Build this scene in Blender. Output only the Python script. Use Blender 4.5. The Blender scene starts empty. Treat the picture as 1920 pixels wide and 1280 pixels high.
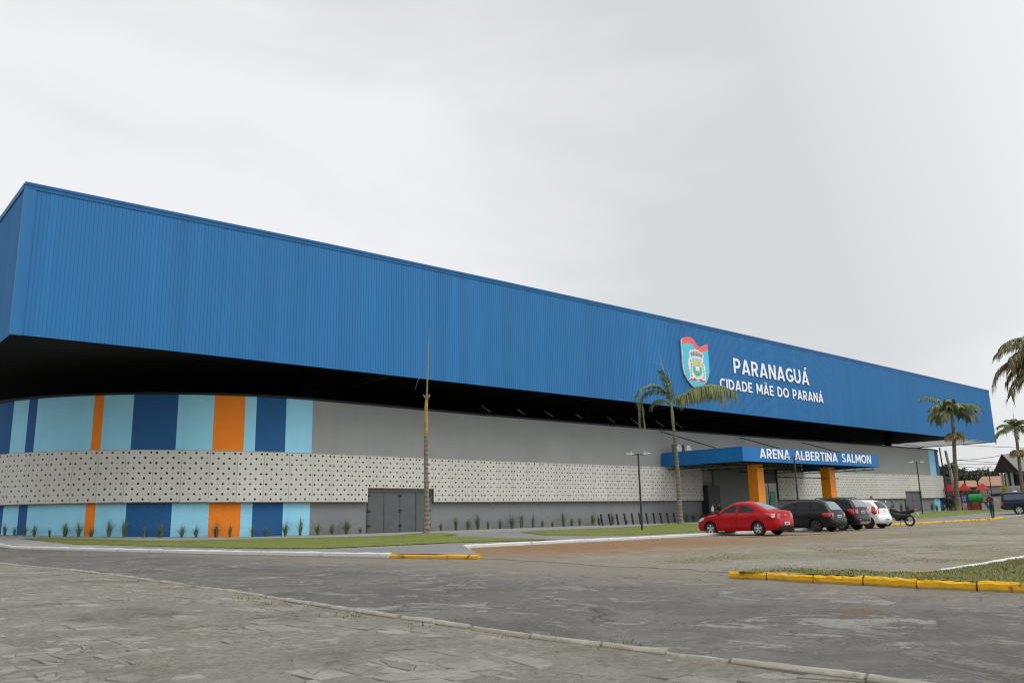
import bpy, bmesh, math, random
from mathutils import Vector, Matrix, noise
from mathutils.geometry import delaunay_2d_cdt
random.seed(7)
sc = bpy.context.scene
COL = sc.collection
R = math.radians

# ------------------------------------------------------------------ camera
cam_d = bpy.data.cameras.new('camera'); cam = bpy.data.objects.new('camera', cam_d); COL.objects.link(cam)
cam_d.sensor_width = 22.3; cam_d.lens = 18.0; cam_d.clip_start = 0.1; cam_d.clip_end = 8000
_p, _r, _y = R(11.914), R(-1.3), R(48.594)
_f = Vector((math.cos(_y)*math.cos(_p), math.sin(_y)*math.cos(_p), math.sin(_p)))
_rt = Vector((math.sin(_y), -math.cos(_y), 0)); _u = _rt.cross(_f)
_r2 = _rt*math.cos(_r)+_u*math.sin(_r); _u2 = _u*math.cos(_r)-_rt*math.sin(_r)
cam.matrix_world = Matrix(((_r2.x, _u2.x, -_f.x, 0), (_r2.y, _u2.y, -_f.y, 0), (_r2.z, _u2.z, -_f.z, 1.1), (0, 0, 0, 1)))
sc.camera = cam
sc.cycles.use_denoising = True; sc.cycles.filter_width = 1.15; sc.cycles.max_bounces = 8
sc.view_settings.view_transform = 'Standard'; sc.view_settings.look = 'None'
sc.view_settings.exposure = 0.28; sc.view_settings.gamma = 1.0

# ------------------------------------------------------------------ sky and sun
SUN_EL, SUN_AZ = R(52), R(-62)          # azimuth measured from +X: from the right and in front of the long facade
w = bpy.data.worlds.new('World'); sc.world = w; w.use_nodes = True
nt = w.node_tree; N = nt.nodes; LK = nt.links; N.clear()
out = N.new('ShaderNodeOutputWorld'); bg = N.new('ShaderNodeBackground'); bg2 = N.new('ShaderNodeBackground'); mixs = N.new('ShaderNodeMixShader')
sky = N.new('ShaderNodeTexSky'); sky.sky_type = 'NISHITA'; sky.sun_disc = False
sky.sun_elevation = SUN_EL; sky.sun_rotation = R(90)-SUN_AZ
LK.new(sky.outputs[0], bg.inputs[0]); bg.inputs[1].default_value = 0.07
tc = N.new('ShaderNodeTexCoord'); mp = N.new('ShaderNodeMapping'); mp.inputs['Scale'].default_value = (1.3, 1.3, 3.0)
nz = N.new('ShaderNodeTexNoise'); nz.inputs['Scale'].default_value = 1.25; nz.inputs['Detail'].default_value = 6; nz.inputs['Roughness'].default_value = .5; nz.inputs['Distortion'].default_value = .5
cr = N.new('ShaderNodeValToRGB')
cr.color_ramp.elements[0].position = .36; cr.color_ramp.elements[0].color = (.672, .688, .70, 1)
cr.color_ramp.elements[1].position = .64; cr.color_ramp.elements[1].color = (.865, .872, .888, 1)
LK.new(tc.outputs['Generated'], mp.inputs[0]); LK.new(mp.outputs[0], nz.inputs[0])
# large scale brightening of the cloud layer towards the left of the building and overhead
sep = N.new('ShaderNodeSeparateXYZ'); LK.new(tc.outputs['Generated'], sep.inputs[0])
dot = N.new('ShaderNodeVectorMath'); dot.operation = 'DOT_PRODUCT'; dot.inputs[1].default_value = (-.50, .42, .0)
LK.new(tc.outputs['Generated'], dot.inputs[0])
a1 = N.new('ShaderNodeMath'); a1.operation = 'MULTIPLY_ADD'; a1.inputs[1].default_value = .5; LK.new(dot.outputs['Value'], a1.inputs[0]); LK.new(nz.outputs['Fac'], a1.inputs[2])
a2 = N.new('ShaderNodeMath'); a2.operation = 'MULTIPLY_ADD'; a2.inputs[1].default_value = -.22; LK.new(sep.outputs['Z'], a2.inputs[0]); LK.new(a1.outputs[0], a2.inputs[2])
a3 = N.new('ShaderNodeMath'); a3.operation = 'ADD'; a3.inputs[1].default_value = .06; LK.new(a2.outputs[0], a3.inputs[0]); LK.new(a3.outputs[0], cr.inputs[0])
zr = N.new('ShaderNodeMapRange'); zr.inputs[1].default_value = .55; zr.inputs[2].default_value = 1.0; zr.inputs[3].default_value = 1.0; zr.inputs[4].default_value = 1.5
LK.new(sep.outputs['Z'], zr.inputs[0]); LK.new(cr.outputs[0], bg2.inputs[0])
# the veiled sun brightens the cloud deck on its own side of the sky (in front of the long facade)
dot2 = N.new('ShaderNodeVectorMath'); dot2.operation = 'DOT_PRODUCT'; dot2.inputs[1].default_value = (.36, -.90, .25); LK.new(tc.outputs['Generated'], dot2.inputs[0])
z2 = N.new('ShaderNodeMapRange'); z2.inputs[1].default_value = .0; z2.inputs[2].default_value = .9; z2.inputs[3].default_value = .88; z2.inputs[4].default_value = 1.75; LK.new(dot2.outputs['Value'], z2.inputs[0])
zm = N.new('ShaderNodeMath'); zm.operation = 'MULTIPLY'; LK.new(zr.outputs[0], zm.inputs[0]); LK.new(z2.outputs[0], zm.inputs[1]); LK.new(zm.outputs[0], bg2.inputs[1])
mixs.inputs[0].default_value = .93
LK.new(bg.outputs[0], mixs.inputs[1]); LK.new(bg2.outputs[0], mixs.inputs[2]); LK.new(mixs.outputs[0], out.inputs[0])
sd = bpy.data.lights.new('sun', 'SUN'); sd.energy = 1.0; sd.angle = R(30); sd.color = (1, .97, .93)
so = bpy.data.objects.new('sun', sd); COL.objects.link(so)
_d = Vector((math.cos(SUN_AZ)*math.cos(SUN_EL), math.sin(SUN_AZ)*math.cos(SUN_EL), math.sin(SUN_EL)))
so.rotation_euler = _d.to_track_quat('Z', 'Y').to_euler(); so.location = (0, -20, 60)

# ------------------------------------------------------------------ helpers
def tag(o, label=None, cat=None, group=None, kind=None):
    if label: o['label'] = label
    if cat: o['category'] = cat
    if group: o['group'] = group
    if kind: o['kind'] = kind
    return o
def thing(name, label, cat, loc=(0, 0, 0), rz=0, group=None):
    o = bpy.data.objects.new(name, None); COL.objects.link(o); o.location = loc; o.rotation_euler = (0, 0, rz)
    o.empty_display_size = .3
    return tag(o, label, cat, group)
def copy_tree(o, parent=None):
    c = o.copy(); COL.objects.link(c); c.parent = parent
    for ch in list(o.children): copy_tree(ch, c)
    return c
class MB:
    def __init__(s): s.v = []; s.f = []; s.m = []
    def add(s, vs, fs, m=0):
        b = len(s.v); s.v += [tuple(p) for p in vs]; s.f += [tuple(i+b for i in f) for f in fs]; s.m += [m]*len(fs)
    def quad(s, a, b, c, d, m=0): s.add([a, b, c, d], [(0, 1, 2, 3)], m)
    def box(s, x0, x1, y0, y1, z0, z1, m=0):
        s.add([(x0, y0, z0), (x1, y0, z0), (x1, y1, z0), (x0, y1, z0), (x0, y0, z1), (x1, y0, z1), (x1, y1, z1), (x0, y1, z1)],
              [(3, 2, 1, 0), (4, 5, 6, 7), (0, 1, 5, 4), (1, 2, 6, 5), (2, 3, 7, 6), (3, 0, 4, 7)], m)
    def tube(s, pts, r, n=8, m=0, cap=True):
        pts = [Vector(p) for p in pts]; k = len(pts)
        rs = r if isinstance(r, (list, tuple)) else [r]*k
        vs = []; prev = None
        for i, p in enumerate(pts):
            t = (pts[min(i+1, k-1)]-pts[max(i-1, 0)]).normalized()
            if prev is None:
                a = Vector((0, 0, 1)) if abs(t.z) < .9 else Vector((1, 0, 0)); u = t.cross(a).normalized()
            else: u = (prev-t*prev.dot(t)).normalized()
            prev = u; v = t.cross(u)
            for j in range(n):
                an = 2*math.pi*j/n; vs.append(p+(u*math.cos(an)+v*math.sin(an))*rs[i])
        fs = []
        for i in range(k-1):
            for j in range(n):
                j2 = (j+1) % n; fs.append((i*n+j, i*n+j2, (i+1)*n+j2, (i+1)*n+j))
        if cap: fs.append(tuple(range(n-1, -1, -1))); fs.append(tuple((k-1)*n+j for j in range(n)))
        s.add(vs, fs, m)
    def lathe(s, prof, n=24, axis='z', c=(0, 0, 0), m=0):
        vs = []
        for r, h in prof:
            for j in range(n):
                a = 2*math.pi*j/n; x, y = r*math.cos(a), r*math.sin(a)
                q = (x, y, h) if axis == 'z' else ((x, h, y) if axis == 'y' else (h, x, y))
                vs.append((q[0]+c[0], q[1]+c[1], q[2]+c[2]))
        fs = []
        for i in range(len(prof)-1):
            for j in range(n):
                j2 = (j+1) % n; fs.append((i*n+j, i*n+j2, (i+1)*n+j2, (i+1)*n+j))
        s.add(vs, fs, m)
    def build(s, name, mats, parent=None, smooth=False, angle=None, fix=False):
        me = bpy.data.meshes.new(name); me.from_pydata(s.v, [], s.f)
        for mm in (mats if isinstance(mats, (list, tuple)) else [mats]): me.materials.append(mm)
        me.polygons.foreach_set('material_index', s.m)
        if fix:
            bm = bmesh.new(); bm.from_mesh(me); bmesh.ops.remove_doubles(bm, verts=bm.verts, dist=1e-4)
            bmesh.ops.recalc_face_normals(bm, faces=bm.faces); bm.to_mesh(me); bm.free()
        if smooth or angle:
            me.polygons.foreach_set('use_smooth', [True]*len(me.polygons))
            if angle: me.set_sharp_from_angle(angle=R(angle))
        me.update()
        o = bpy.data.objects.new(name, me); COL.objects.link(o); o.parent = parent
        return o

def lin(c):   # sRGB 0-255 -> linear
    return tuple(((v/255)/12.92 if v/255 <= .04045 else (((v/255)+.055)/1.055)**2.4) for v in c)

class NT:
    """small node-building helper for a material"""
    def __init__(s, name):
        s.m = bpy.data.materials.new(name); s.m.use_nodes = True; s.t = s.m.node_tree; s.n = s.t.nodes; s.l = s.t.links
        s.b = s.n['Principled BSDF']; s.tc = None
    def put(s, sock, v):
        if isinstance(v, bpy.types.NodeSocket): s.l.new(v, sock)
        else: sock.default_value = v
    def coord(s, world=False):
        if world:
            return s.n.new('ShaderNodeNewGeometry').outputs['Position']
        return s.n.new('ShaderNodeTexCoord').outputs['Object']
    def mapping(s, v, scale=(1, 1, 1), rot=(0, 0, 0), loc=(0, 0, 0)):
        m = s.n.new('ShaderNodeMapping'); s.l.new(v, m.inputs[0]); m.inputs['Scale'].default_value = scale; m.inputs['Rotation'].default_value = rot; m.inputs['Location'].default_value = loc
        return m.outputs[0]
    def noise(s, v, scale, detail=4, rough=.55, dist=0):
        t = s.n.new('ShaderNodeTexNoise'); s.l.new(v, t.inputs['Vector']); t.inputs['Scale'].default_value = scale; t.inputs['Detail'].default_value = detail
        t.inputs['Roughness'].default_value = rough; t.inputs['Distortion'].default_value = dist
        return t.outputs['Fac']
    def noisec(s, v, scale, detail=2):
        t = s.n.new('ShaderNodeTexNoise'); s.l.new(v, t.inputs['Vector']); t.inputs['Scale'].default_value = scale; t.inputs['Detail'].default_value = detail
        return t.outputs['Color']
    def voro(s, v, scale, feature='DISTANCE_TO_EDGE', rnd=1, out='Distance'):
        t = s.n.new('ShaderNodeTexVoronoi'); t.feature = feature; s.l.new(v, t.inputs['Vector']); t.inputs['Scale'].default_value = scale; t.inputs['Randomness'].default_value = rnd
        return t.outputs[out]
    def ramp(s, f, stops, interp='LINEAR'):
        r = s.n.new('ShaderNodeValToRGB'); s.l.new(f, r.inputs[0]); e = r.color_ramp.elements; r.color_ramp.interpolation = interp
        while len(e) < len(stops): e.new(.5)
        for i, (p, c) in enumerate(stops):
            e[i].position = p; e[i].color = (c, c, c, 1) if isinstance(c, (int, float)) else (*c, 1)
        return r.outputs[0]
    def mix(s, f, a, b, mode='MIX'):
        m = s.n.new('ShaderNodeMix'); m.data_type = 'RGBA'; m.blend_type = mode
        s.put(m.inputs[0], f)
        for i, v in ((6, a), (7, b)):
            s.put(m.inputs[i], v if isinstance(v, bpy.types.NodeSocket) else (*v, 1))
        return m.outputs[2]
    def math(s, op, a, b=0, c=0):
        m = s.n.new('ShaderNodeMath'); m.operation = op
        for i, v in enumerate((a, b, c)): s.put(m.inputs[i], v)
        return m.outputs[0]
    def vadd(s, a, b):
        m = s.n.new('ShaderNodeVectorMath'); m.operation = 'ADD'; s.put(m.inputs[0], a); s.put(m.inputs[1], b); return m.outputs[0]
    def vscale(s, a, f):
        m = s.n.new('ShaderNodeVectorMath'); m.operation = 'SCALE'; s.put(m.inputs[0], a); m.inputs['Scale'].default_value = f; return m.outputs[0]
    def xyz(s, v):
        m = s.n.new('ShaderNodeSeparateXYZ'); s.l.new(v, m.inputs[0]); return m.outputs
    def range(s, v, a, b, c=0., d=1.):
        m = s.n.new('ShaderNodeMapRange'); m.interpolation_type = 'SMOOTHSTEP'; s.put(m.inputs[0], v)
        for i, k in enumerate((a, b, c, d)): m.inputs[i+1].default_value = k
        return m.outputs[0]
    def bump(s, h, strength=.3, dist=.02):
        b = s.n.new('ShaderNodeBump'); s.put(b.inputs['Height'], h); b.inputs['Strength'].default_value = strength; b.inputs['Distance'].default_value = dist
        s.l.new(b.outputs[0], s.b.inputs['Normal'])
    def fin(s, col=None, rough=.6, spec=.4, metallic=0, coat=0):
        if col is not None: s.put(s.b.inputs['Base Color'], col if isinstance(col, bpy.types.NodeSocket) else (*col, 1))
        s.put(s.b.inputs['Roughness'], rough); s.b.inputs['Specular IOR Level'].default_value = spec; s.b.inputs['Metallic'].default_value = metallic
        if coat: s.b.inputs['Coat Weight'].default_value = coat; s.b.inputs['Coat Roughness'].default_value = .06
        return s.m

_mc = {}
def M(name, col, rough=.6, var=.12, scale=3, bump=0, bscale=40, spec=.35, metallic=0, coat=0, world=False, bdist=.01):
    if name in _mc: return _mc[name]
    n = NT(name); v = n.coord(world)
    f = n.noise(v, scale, 5)
    f = n.ramp(f, [(.3, 0), (.7, 1)])
    c = n.mix(f, tuple(x*(1-var) for x in col), tuple(min(1, x*(1+var)) for x in col))
    if bump: n.bump(n.noise(v, bscale, 5), bump, bdist)
    _mc[name] = n.fin(c, rough, spec, metallic, coat)
    return _mc[name]

# ------------------------------------------------------------------ ground height and sheets
def sst(a, b, x):
    t = max(0, min(1, (x-a)/(b-a))); return t*t*(3-2*t)
def g(x, y):
    return .32*sst(64, 84, x) + .042*max(0, min(22, y-50))*(1-sst(16, 29, x))
def sheet(name, poly, z, mat, step=3.0, jit=0, fine=None, mound=None):
    """flat-ish polygon draped over the gentle ground height, edges optionally ragged"""
    P = []
    n = len(poly)
    for i in range(n):
        a = Vector(poly[i]); b = Vector(poly[(i+1) % n]); L = (b-a).length
        k = max(1, int(L/(fine or step)))
        nn = Vector((-(b-a).y, (b-a).x)).normalized()
        for j in range(k):
            q = a.lerp(b, j/k)
            if jit: q = q+nn*jit*(noise.noise(Vector((q.x*1.1, q.y*1.1, 3.1)))+.6*noise.noise(Vector((q.x*4.1, q.y*4.1, 7.7))))
            P.append(q)
    xs = [p.x for p in P]; ys = [p.y for p in P]
    pts = list(P); k = len(P)
    nx = max(1, int((max(xs)-min(xs))/step)); ny = max(1, int((max(ys)-min(ys))/step))
    for i in range(1, nx):
        for j in range(1, ny):
            pts.append(Vector((min(xs)+(max(xs)-min(xs))*i/nx+.01*(j % 3), min(ys)+(max(ys)-min(ys))*j/ny)))
    r = delaunay_2d_cdt([Vector((p.x, p.y)) for p in pts], [], [list(range(k))], 1, 1e-4)
    mb = MB()
    mb.add([(v.x, v.y, g(v.x, v.y)+z+(mound(v.x, v.y) if mound else 0)) for v in r[0]], [tuple(f) for f in r[2]])
    o = mb.build(name, mat, smooth=True)
    bm = bmesh.new(); bm.from_mesh(o.data); bmesh.ops.recalc_face_normals(bm, faces=bm.faces)
    for f in bm.faces:
        if f.normal.z < 0: f.normal_flip()
    bm.to_mesh(o.data); bm.free()
    return tag(o, kind='structure')

# ------------------------------------------------------------------ ground materials
def mat_asphalt():
    n = NT('worn_asphalt'); v = n.coord(True)
    big = n.noise(v, .35, 6, .6, .6); mid = n.noise(v, 1.3, 6, .65, .4); fine = n.noise(v, 60, 3, .7)
    c = n.mix(n.ramp(big, [(.35, 0), (.65, 1)]), (.112, .108, .10), (.160, .153, .139))
    # pale patches where the top layer has broken off, with a dark broken rim
    def layer(src, th, k, rim, c):
        m = n.ramp(src, [(th, 0), (th+.012, 1)]); e = n.ramp(src, [(th-.035, 0), (th-.006, 1), (th+.004, 0)])
        c = n.mix(n.math('MULTIPLY', e, rim), c, (.052, .05, .047))
        return n.mix(n.math('MULTIPLY', m, k), c, n.mix(n.noise(v, 22, 5, .8), (.19, .182, .16), (.36, .345, .31))), m
    w1 = n.noise(n.mapping(v, (1.0, .7, 1)), .85, 10, .76, .7); w2 = n.noise(n.mapping(v, (1.0, .6, 1), loc=(20, 5, 0)), 2.3, 10, .78, .6)
    c, m1_ = layer(w1, .562, .7, .8, c); c, m2_ = layer(w2, .572, .6, .65, c)
    dark = n.ramp(n.noise(n.mapping(v, loc=(9, 3, 0)), .55, 8, .68, .8), [(.51, 0), (.57, 1)])
    c = n.mix(n.math('MULTIPLY', dark, .55), c, (.078, .075, .072))
    xx = n.xyz(v)
    # dusty tan film towards the parking side and the kerbs
    dust = n.math('MULTIPLY', n.range(n.math('ADD', xx[0], n.math('MULTIPLY', n.math('SUBTRACT', mid, .5), 3.5)), 9.2, 12.6), .8)
    c = n.mix(dust, c, n.mix(n.noise(v, 5, 8, .75), (.15, .132, .10), (.285, .258, .21)))
    px_ = n.math('ADD', n.math('POWER', n.math('MULTIPLY', n.math('SUBTRACT', xx[0], 9.0), 2.6), 2), n.math('POWER', n.math('MULTIPLY', n.math('SUBTRACT', xx[1], 4.62), 3.4), 2))
    pot = n.range(n.math('ADD', px_, n.math('MULTIPLY', n.math('SUBTRACT', n.noise(v, 6, 5), .5), 1.6)), .35, 1.1, 1., 0.)
    c = n.mix(n.math('MULTIPLY', pot, .85), c, n.mix(n.noise(v, 14, 4), (.07, .045, .03), (.2, .13, .08)))
    crk = n.ramp(n.voro(n.vadd(v, n.vscale(n.noisec(v, 1.1, 4), 1.4)), .55), [(0, 1), (.006, .6), (.014, 0)])
    crk = n.math('MULTIPLY', crk, n.ramp(n.noise(v, .5, 2), [(.5, 0), (.6, 1)]))
    c = n.mix(n.math('MULTIPLY', crk, .75), c, (.03, .028, .026))
    c = n.mix(.55, c, n.mix(fine, (.35, .35, .35), (1.25, 1.22, 1.18)), 'MULTIPLY')
    c = n.mix(.32, c, n.mix(n.noise(v, 9, 5, .7), (.5, .5, .5), (1.6, 1.6, 1.55)), 'MULTIPLY')
    sp_ = n.noise(v, 11, 10, .82)
    c = n.mix(n.math('MULTIPLY', n.ramp(sp_, [(.40, 1), (.46, 0)]), .5), c, (.05, .048, .045))
    c = n.mix(n.math('MULTIPLY', n.ramp(sp_, [(.57, 0), (.63, 1)]), .4), c, (.26, .25, .225))
    h = n.math('ADD', n.math('MULTIPLY', fine, .25), n.math('SUBTRACT', n.math('MULTIPLY', mid, 1.2), crk))
    n.bump(h, .5, .03)
    return n.fin(c, .85, .25)
def mat_grit():
    n = NT('paving_grit'); v = n.coord(True)
    c = n.mix(n.ramp(n.noise(v, .8, 8, .7, .5), [(.3, 0), (.7, 1)]), (.174, .162, .134), (.25, .236, .202))
    d = n.ramp(n.noise(n.mapping(v, loc=(4, 8, 0)), .42, 7, .66, .6), [(.54, 0), (.68, 1)])
    c = n.mix(n.math('MULTIPLY', d, .75), c, (.088, .078, .059))
    m = n.ramp(n.noise(n.mapping(v, loc=(14, 2, 0)), .6, 6, .7), [(.57, 0), (.7, 1)])
    c = n.mix(n.math('MULTIPLY', m, .35), c, (.13, .135, .07))
    sp_ = n.noise(v, 12, 10, .85)
    c = n.mix(n.math('MULTIPLY', n.ramp(sp_, [(.42, 1), (.47, 0)]), .6), c, (.075, .068, .055)); c = n.mix(n.math('MULTIPLY', n.ramp(sp_, [(.56, 0), (.6, 1)]), .55), c, (.36, .345, .30))
    f = n.noise(v, 70, 4, .8); c = n.mix(.7, c, n.mix(f, (.35, .35, .35), (1.45, 1.43, 1.38)), 'MULTIPLY')
    n.bump(n.math('ADD', sp_, n.math('MULTIPLY', f, .4)), .6, .03)
    return n.fin(c, .92, .2)
def mat_stone():
    n = NT('worn_paving_stone'); v = n.coord(True)
    isl = n.n.new('ShaderNodeNewGeometry').outputs['Random Per Island']
    c = n.mix(isl, (.19, .18, .153), (.285, .27, .235))
    d = n.ramp(n.noise(n.mapping(v, loc=(4, 8, 0)), .42, 7, .66, .6), [(.52, 0), (.66, 1)])
    c = n.mix(n.math('MULTIPLY', d, .8), c, (.092, .082, .063))
    st = n.ramp(n.noise(v, 1.6, 9, .75, .5), [(.46, 0), (.62, 1)])
    c = n.mix(n.math('MULTIPLY', st, .5), c, (.155, .142, .112))
    sp_ = n.noise(v, 14, 9, .82)
    c = n.mix(n.math('MULTIPLY', n.ramp(sp_, [(.40, 1), (.46, 0)]), .45), c, (.09, .082, .066)); c = n.mix(n.math('MULTIPLY', n.ramp(sp_, [(.58, 0), (.63, 1)]), .4), c, (.38, .365, .32))
    f = n.noise(v, 80, 4, .8); c = n.mix(.55, c, n.mix(f, (.45, .45, .45), (1.4, 1.38, 1.34)), 'MULTIPLY')
    n.bump(n.math('ADD', sp_, n.math('MULTIPLY', f, .3)), .4, .02)
    return n.fin(c, .88, .25)
def mat_parking():
    n = NT('parking_pavers'); v = n.coord(True); x = n.xyz(v)
    big = n.noise(v, .22, 6, .62, .5); mid = n.noise(v, 1.1, 6, .65)
    c = n.mix(n.ramp(big, [(.35, 0), (.65, 1)]), (.205, .185, .15), (.275, .255, .21))
    e = n.voro(n.vadd(v, n.vscale(n.noisec(v, 1.5, 3), .25)), 3.6); cc = n.voro(n.vadd(v, n.vscale(n.noisec(v, 1.5, 3), .25)), 3.6, 'F1', 1, 'Color')
    c = n.mix(.5, c, n.mix(n.xyz(cc)[0], (.75, .75, .73), (1.25, 1.24, 1.2)), 'MULTIPLY')
    jt = n.ramp(e, [(0, 1), (.05, 0)])
    pk = n.noise(n.mapping(v, loc=(2, 2, 0)), 1.5, 10, .78, .4); pk2 = n.noise(n.mapping(v, loc=(8, 1, 0)), .5, 9, .74, .5)
    c = n.mix(n.math('MULTIPLY', n.ramp(pk, [(.57, 0), (.60, 1)]), .5), c, (.37, .345, .29)); c = n.mix(n.math('MULTIPLY', n.ramp(pk, [(.40, 1), (.44, 0)]), .5), c, (.12, .105, .08))
    c = n.mix(n.math('MULTIPLY', n.ramp(pk2, [(.55, 0), (.62, 1)]), .45), c, (.15, .13, .098))
    br = n.ramp(n.noise(n.mapping(v, loc=(41, 3, 0)), .38, 9, .74, .5), [(.50, 0), (.60, 1)])
    c = n.mix(n.math('MULTIPLY', br, .5), c, n.mix(n.noise(v, 6, 6, .75), (.13, .095, .055), (.27, .205, .125)))
    # moss and short weeds between the stones
    gr = n.ramp(n.noise(n.mapping(v, loc=(3, 17, 0)), .33, 7, .7, .4), [(.48, 0), (.62, 1)])
    c = n.mix(n.math('MULTIPLY', gr, .5), c, (.165, .165, .075))
    c = n.mix(n.math('MULTIPLY', jt, .6), c, (.11, .105, .06))
    # bare reddish soil washed up against the white kerb
    sx = n.range(n.math('ADD', x[0], n.math('MULTIPLY', n.math('SUBTRACT', mid, .5), 9)), 22, 44, 1., 0.)
    sy = n.range(n.math('ADD', x[1], n.math('MULTIPLY', n.math('SUBTRACT', mid, .5), 8)), 12.5, 20.0)
    soil = n.math('MULTIPLY', n.math('MULTIPLY', sx, sy), n.ramp(mid, [(.25, .45), (.5, 1)]))
    c = n.mix(n.math('MULTIPLY', soil, .92), c, n.mix(n.noise(v, 2, 5), (.14, .07, .027), (.30, .165, .075)))
    # grey dust film near the asphalt
    gy = n.range(n.math('ADD', x[0], n.math('MULTIPLY', n.math('SUBTRACT', mid, .5), 6)), 13, 20, .6, 0.)
    c = n.mix(n.math('MULTIPLY', gy, n.range(x[1], 12, 17, 1., 1.)), c, (.2, .19, .165))
    dk = n.ramp(n.noise(n.mapping(v, loc=(31, 7, 0)), .6, 6, .7, .8), [(.6, 0), (.68, 1)])
    c = n.mix(n.math('MULTIPLY', dk, .45), c, (.095, .085, .065))
    c = n.mix(.5, c, n.mix(n.noise(v, 40, 4, .75), (.45, .45, .45), (1.4, 1.4, 1.35)), 'MULTIPLY')
    n.bump(n.math('SUBTRACT', mid, n.math('MULTIPLY', jt, .6)), .5, .03)
    return n.fin(c, .9, .2)
def mat_walk():
    n = NT('pavement_concrete'); v = n.coord(True); x = n.xyz(v)
    c = n.mix(n.ramp(n.noise(v, .3, 6, .6), [(.35, 0), (.65, 1)]), (.165, .165, .16), (.225, .22, .205))
    near = n.range(n.noise(v, 1.0, 3), .3, .7)
    c = n.mix(.4, c, n.mix(n.noise(v, 3, 5, .7), (.7, .7, .7), (1.25, 1.25, 1.22)), 'MULTIPLY')
    w_ = n.range(x[1], 40, 46)
    c = n.mix(n.math('MULTIPLY', w_, .6), c, (.33, .325, .3))
    n.bump(n.noise(v, 25, 4), .2, .01)
    return n.fin(c, .85, .25)
def mat_lawn(name, a, b, tan=.25):
    n = NT(name); v = n.coord(True)
    c = n.mix(n.ramp(n.noise(v, .7, 7, .7), [(.3, 0), (.7, 1)]), a, b)
    c = n.mix(n.math('MULTIPLY', n.ramp(n.noise(n.mapping(v, loc=(5, 5, 0)), .5, 6, .7), [(.5, 0), (.7, 1)]), tan), c, (.23, .19, .085))
    c = n.mix(.55, c, n.mix(n.noise(v, 3.2, 9, .8), (.45, .5, .4), (1.5, 1.45, 1.4)), 'MULTIPLY')
    c = n.mix(n.math('MULTIPLY', n.ramp(n.noise(n.mapping(v, loc=(1, 9, 0)), 2.2, 8, .78), [(.57, 0), (.62, 1)]), .5), c, (.27, .225, .12))
    c = n.mix(.7, c, n.mix(n.noise(v, 28, 4, .8), (.35, .35, .3), (1.6, 1.6, 1.45)), 'MULTIPLY')
    n.bump(n.noise(v, 30, 4, .8), .8, .05)
    return n.fin(c, .95, .1)
def mat_kerb(name, col, under=(.24, .23, .2), grime=.6, thr=.58):
    n = NT(name); v = n.coord(True)
    c = n.mix(n.noise(v, 2, 5), tuple(k*.85 for k in col), col)
    m = n.ramp(n.noise(v, 2.6, 7, .7, .5), [(thr, 0), (thr+.08, 1)])
    c = n.mix(n.math('MULTIPLY', m, grime), c, (.075, .058, .03))
    c = n.mix(n.math('MULTIPLY', n.range(n.math('ADD', n.xyz(v)[2], n.math('MULTIPLY', n.noise(v, 7, 5, .7), .06)), .05, .075, 1., 0.), .6), c, (.13, .11, .08))
    c = n.mix(n.math('MULTIPLY', n.ramp(n.noise(n.mapping(v, loc=(7, 7, 7)), 9, 6, .8), [(.6, 0), (.66, 1)]), .7), c, under)
    n.bump(n.noise(v, 18, 5), .4, .015)
    return n.fin(c, .75, .3)

A_MAT, S_MAT, ST_MAT, P_MAT, W_MAT = mat_asphalt(), mat_grit(), mat_stone(), mat_parking(), mat_walk()
LAWN = mat_lawn('lawn_grass', (.12, .155, .036), (.205, .235, .068), .45)
LAWN2 = mat_lawn('rough_grass', (.13, .14, .045), (.215, .22, .09), .55)
KW = mat_kerb('white_kerb_paint', (.62, .615, .60), grime=.5, thr=.58)
KY = mat_kerb('yellow_kerb_paint', (.74, .40, .012), grime=.85, thr=.535)
KG = mat_kerb('grey_kerb_stone', (.36, .34, .285), under=(.25, .23, .19), grime=.45, thr=.57)

# ------------------------------------------------------------------ ground
mb = MB(); mb.add([(-3000, -3000, -.35), (3000, -3000, -.35), (3000, 3000, -.35), (-3000, 3000, -.35)], [(0, 1, 2, 3)])
tag(mb.build('ground', M('far_ground', (.12, .13, .075), .95, .3, .02, world=True)), kind='structure')
sheet('road', [(5.35, -60), (16, -60), (16, 26), (13, 34), (12, 112), (4.8, 112)], 0, A_MAT)
EDL = [(2.0, 5.52), (2.62, 5.5), (3.6, 5.45), (4.4, 5.42), (5.77, 5.38), (6.7, 5.40), (8.32, 5.41), (9.6, 5.48), (13.3, 5.70), (17, 5.76), (20, 5.84), (24, 5.78), (30, 5.42), (60, 4.9), (112, 4.6)]
def edx(y):      # x of the stone edging along the street
    for (ya, xa), (yb, xb) in zip(EDL, EDL[1:]):
        if y <= yb: return xa+(xb-xa)*(y-ya)/(yb-ya)
    return EDL[-1][1]
sheet('plaza', [(-70, -60), (5.3, -60), (5.3, 2), (5.3, 30), (4.85, 60), (4.5, 112), (-70, 112)], -.012, S_MAT, step=5)
def grit_z(x, y): return .0112+.013*noise.noise(Vector((x*.9, y*.9, 1.7)))+.008*noise.noise(Vector((x*2.7, y*2.7, 4.2)))+.004*noise.noise(Vector((x*8, y*8, 9.2)))
mb = MB(); ny, nx = 250, 80; vs = []
for j in range(ny+1):
    y = 1.2+(34-1.2)*(j/ny)**1.35
    for i in range(nx+1):
        x = -2.4+(edx(y)+2.4)*i/nx; vs.append((x, y, grit_z(x, y)))
mb.add(vs, [(j*(nx+1)+i, j*(nx+1)+i+1, (j+1)*(nx+1)+i+1, (j+1)*(nx+1)+i) for j in range(ny) for i in range(nx)])
tag(mb.build('paving_bed', S_MAT, smooth=True), kind='structure')
rs = random.Random(77); mb = MB()
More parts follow.
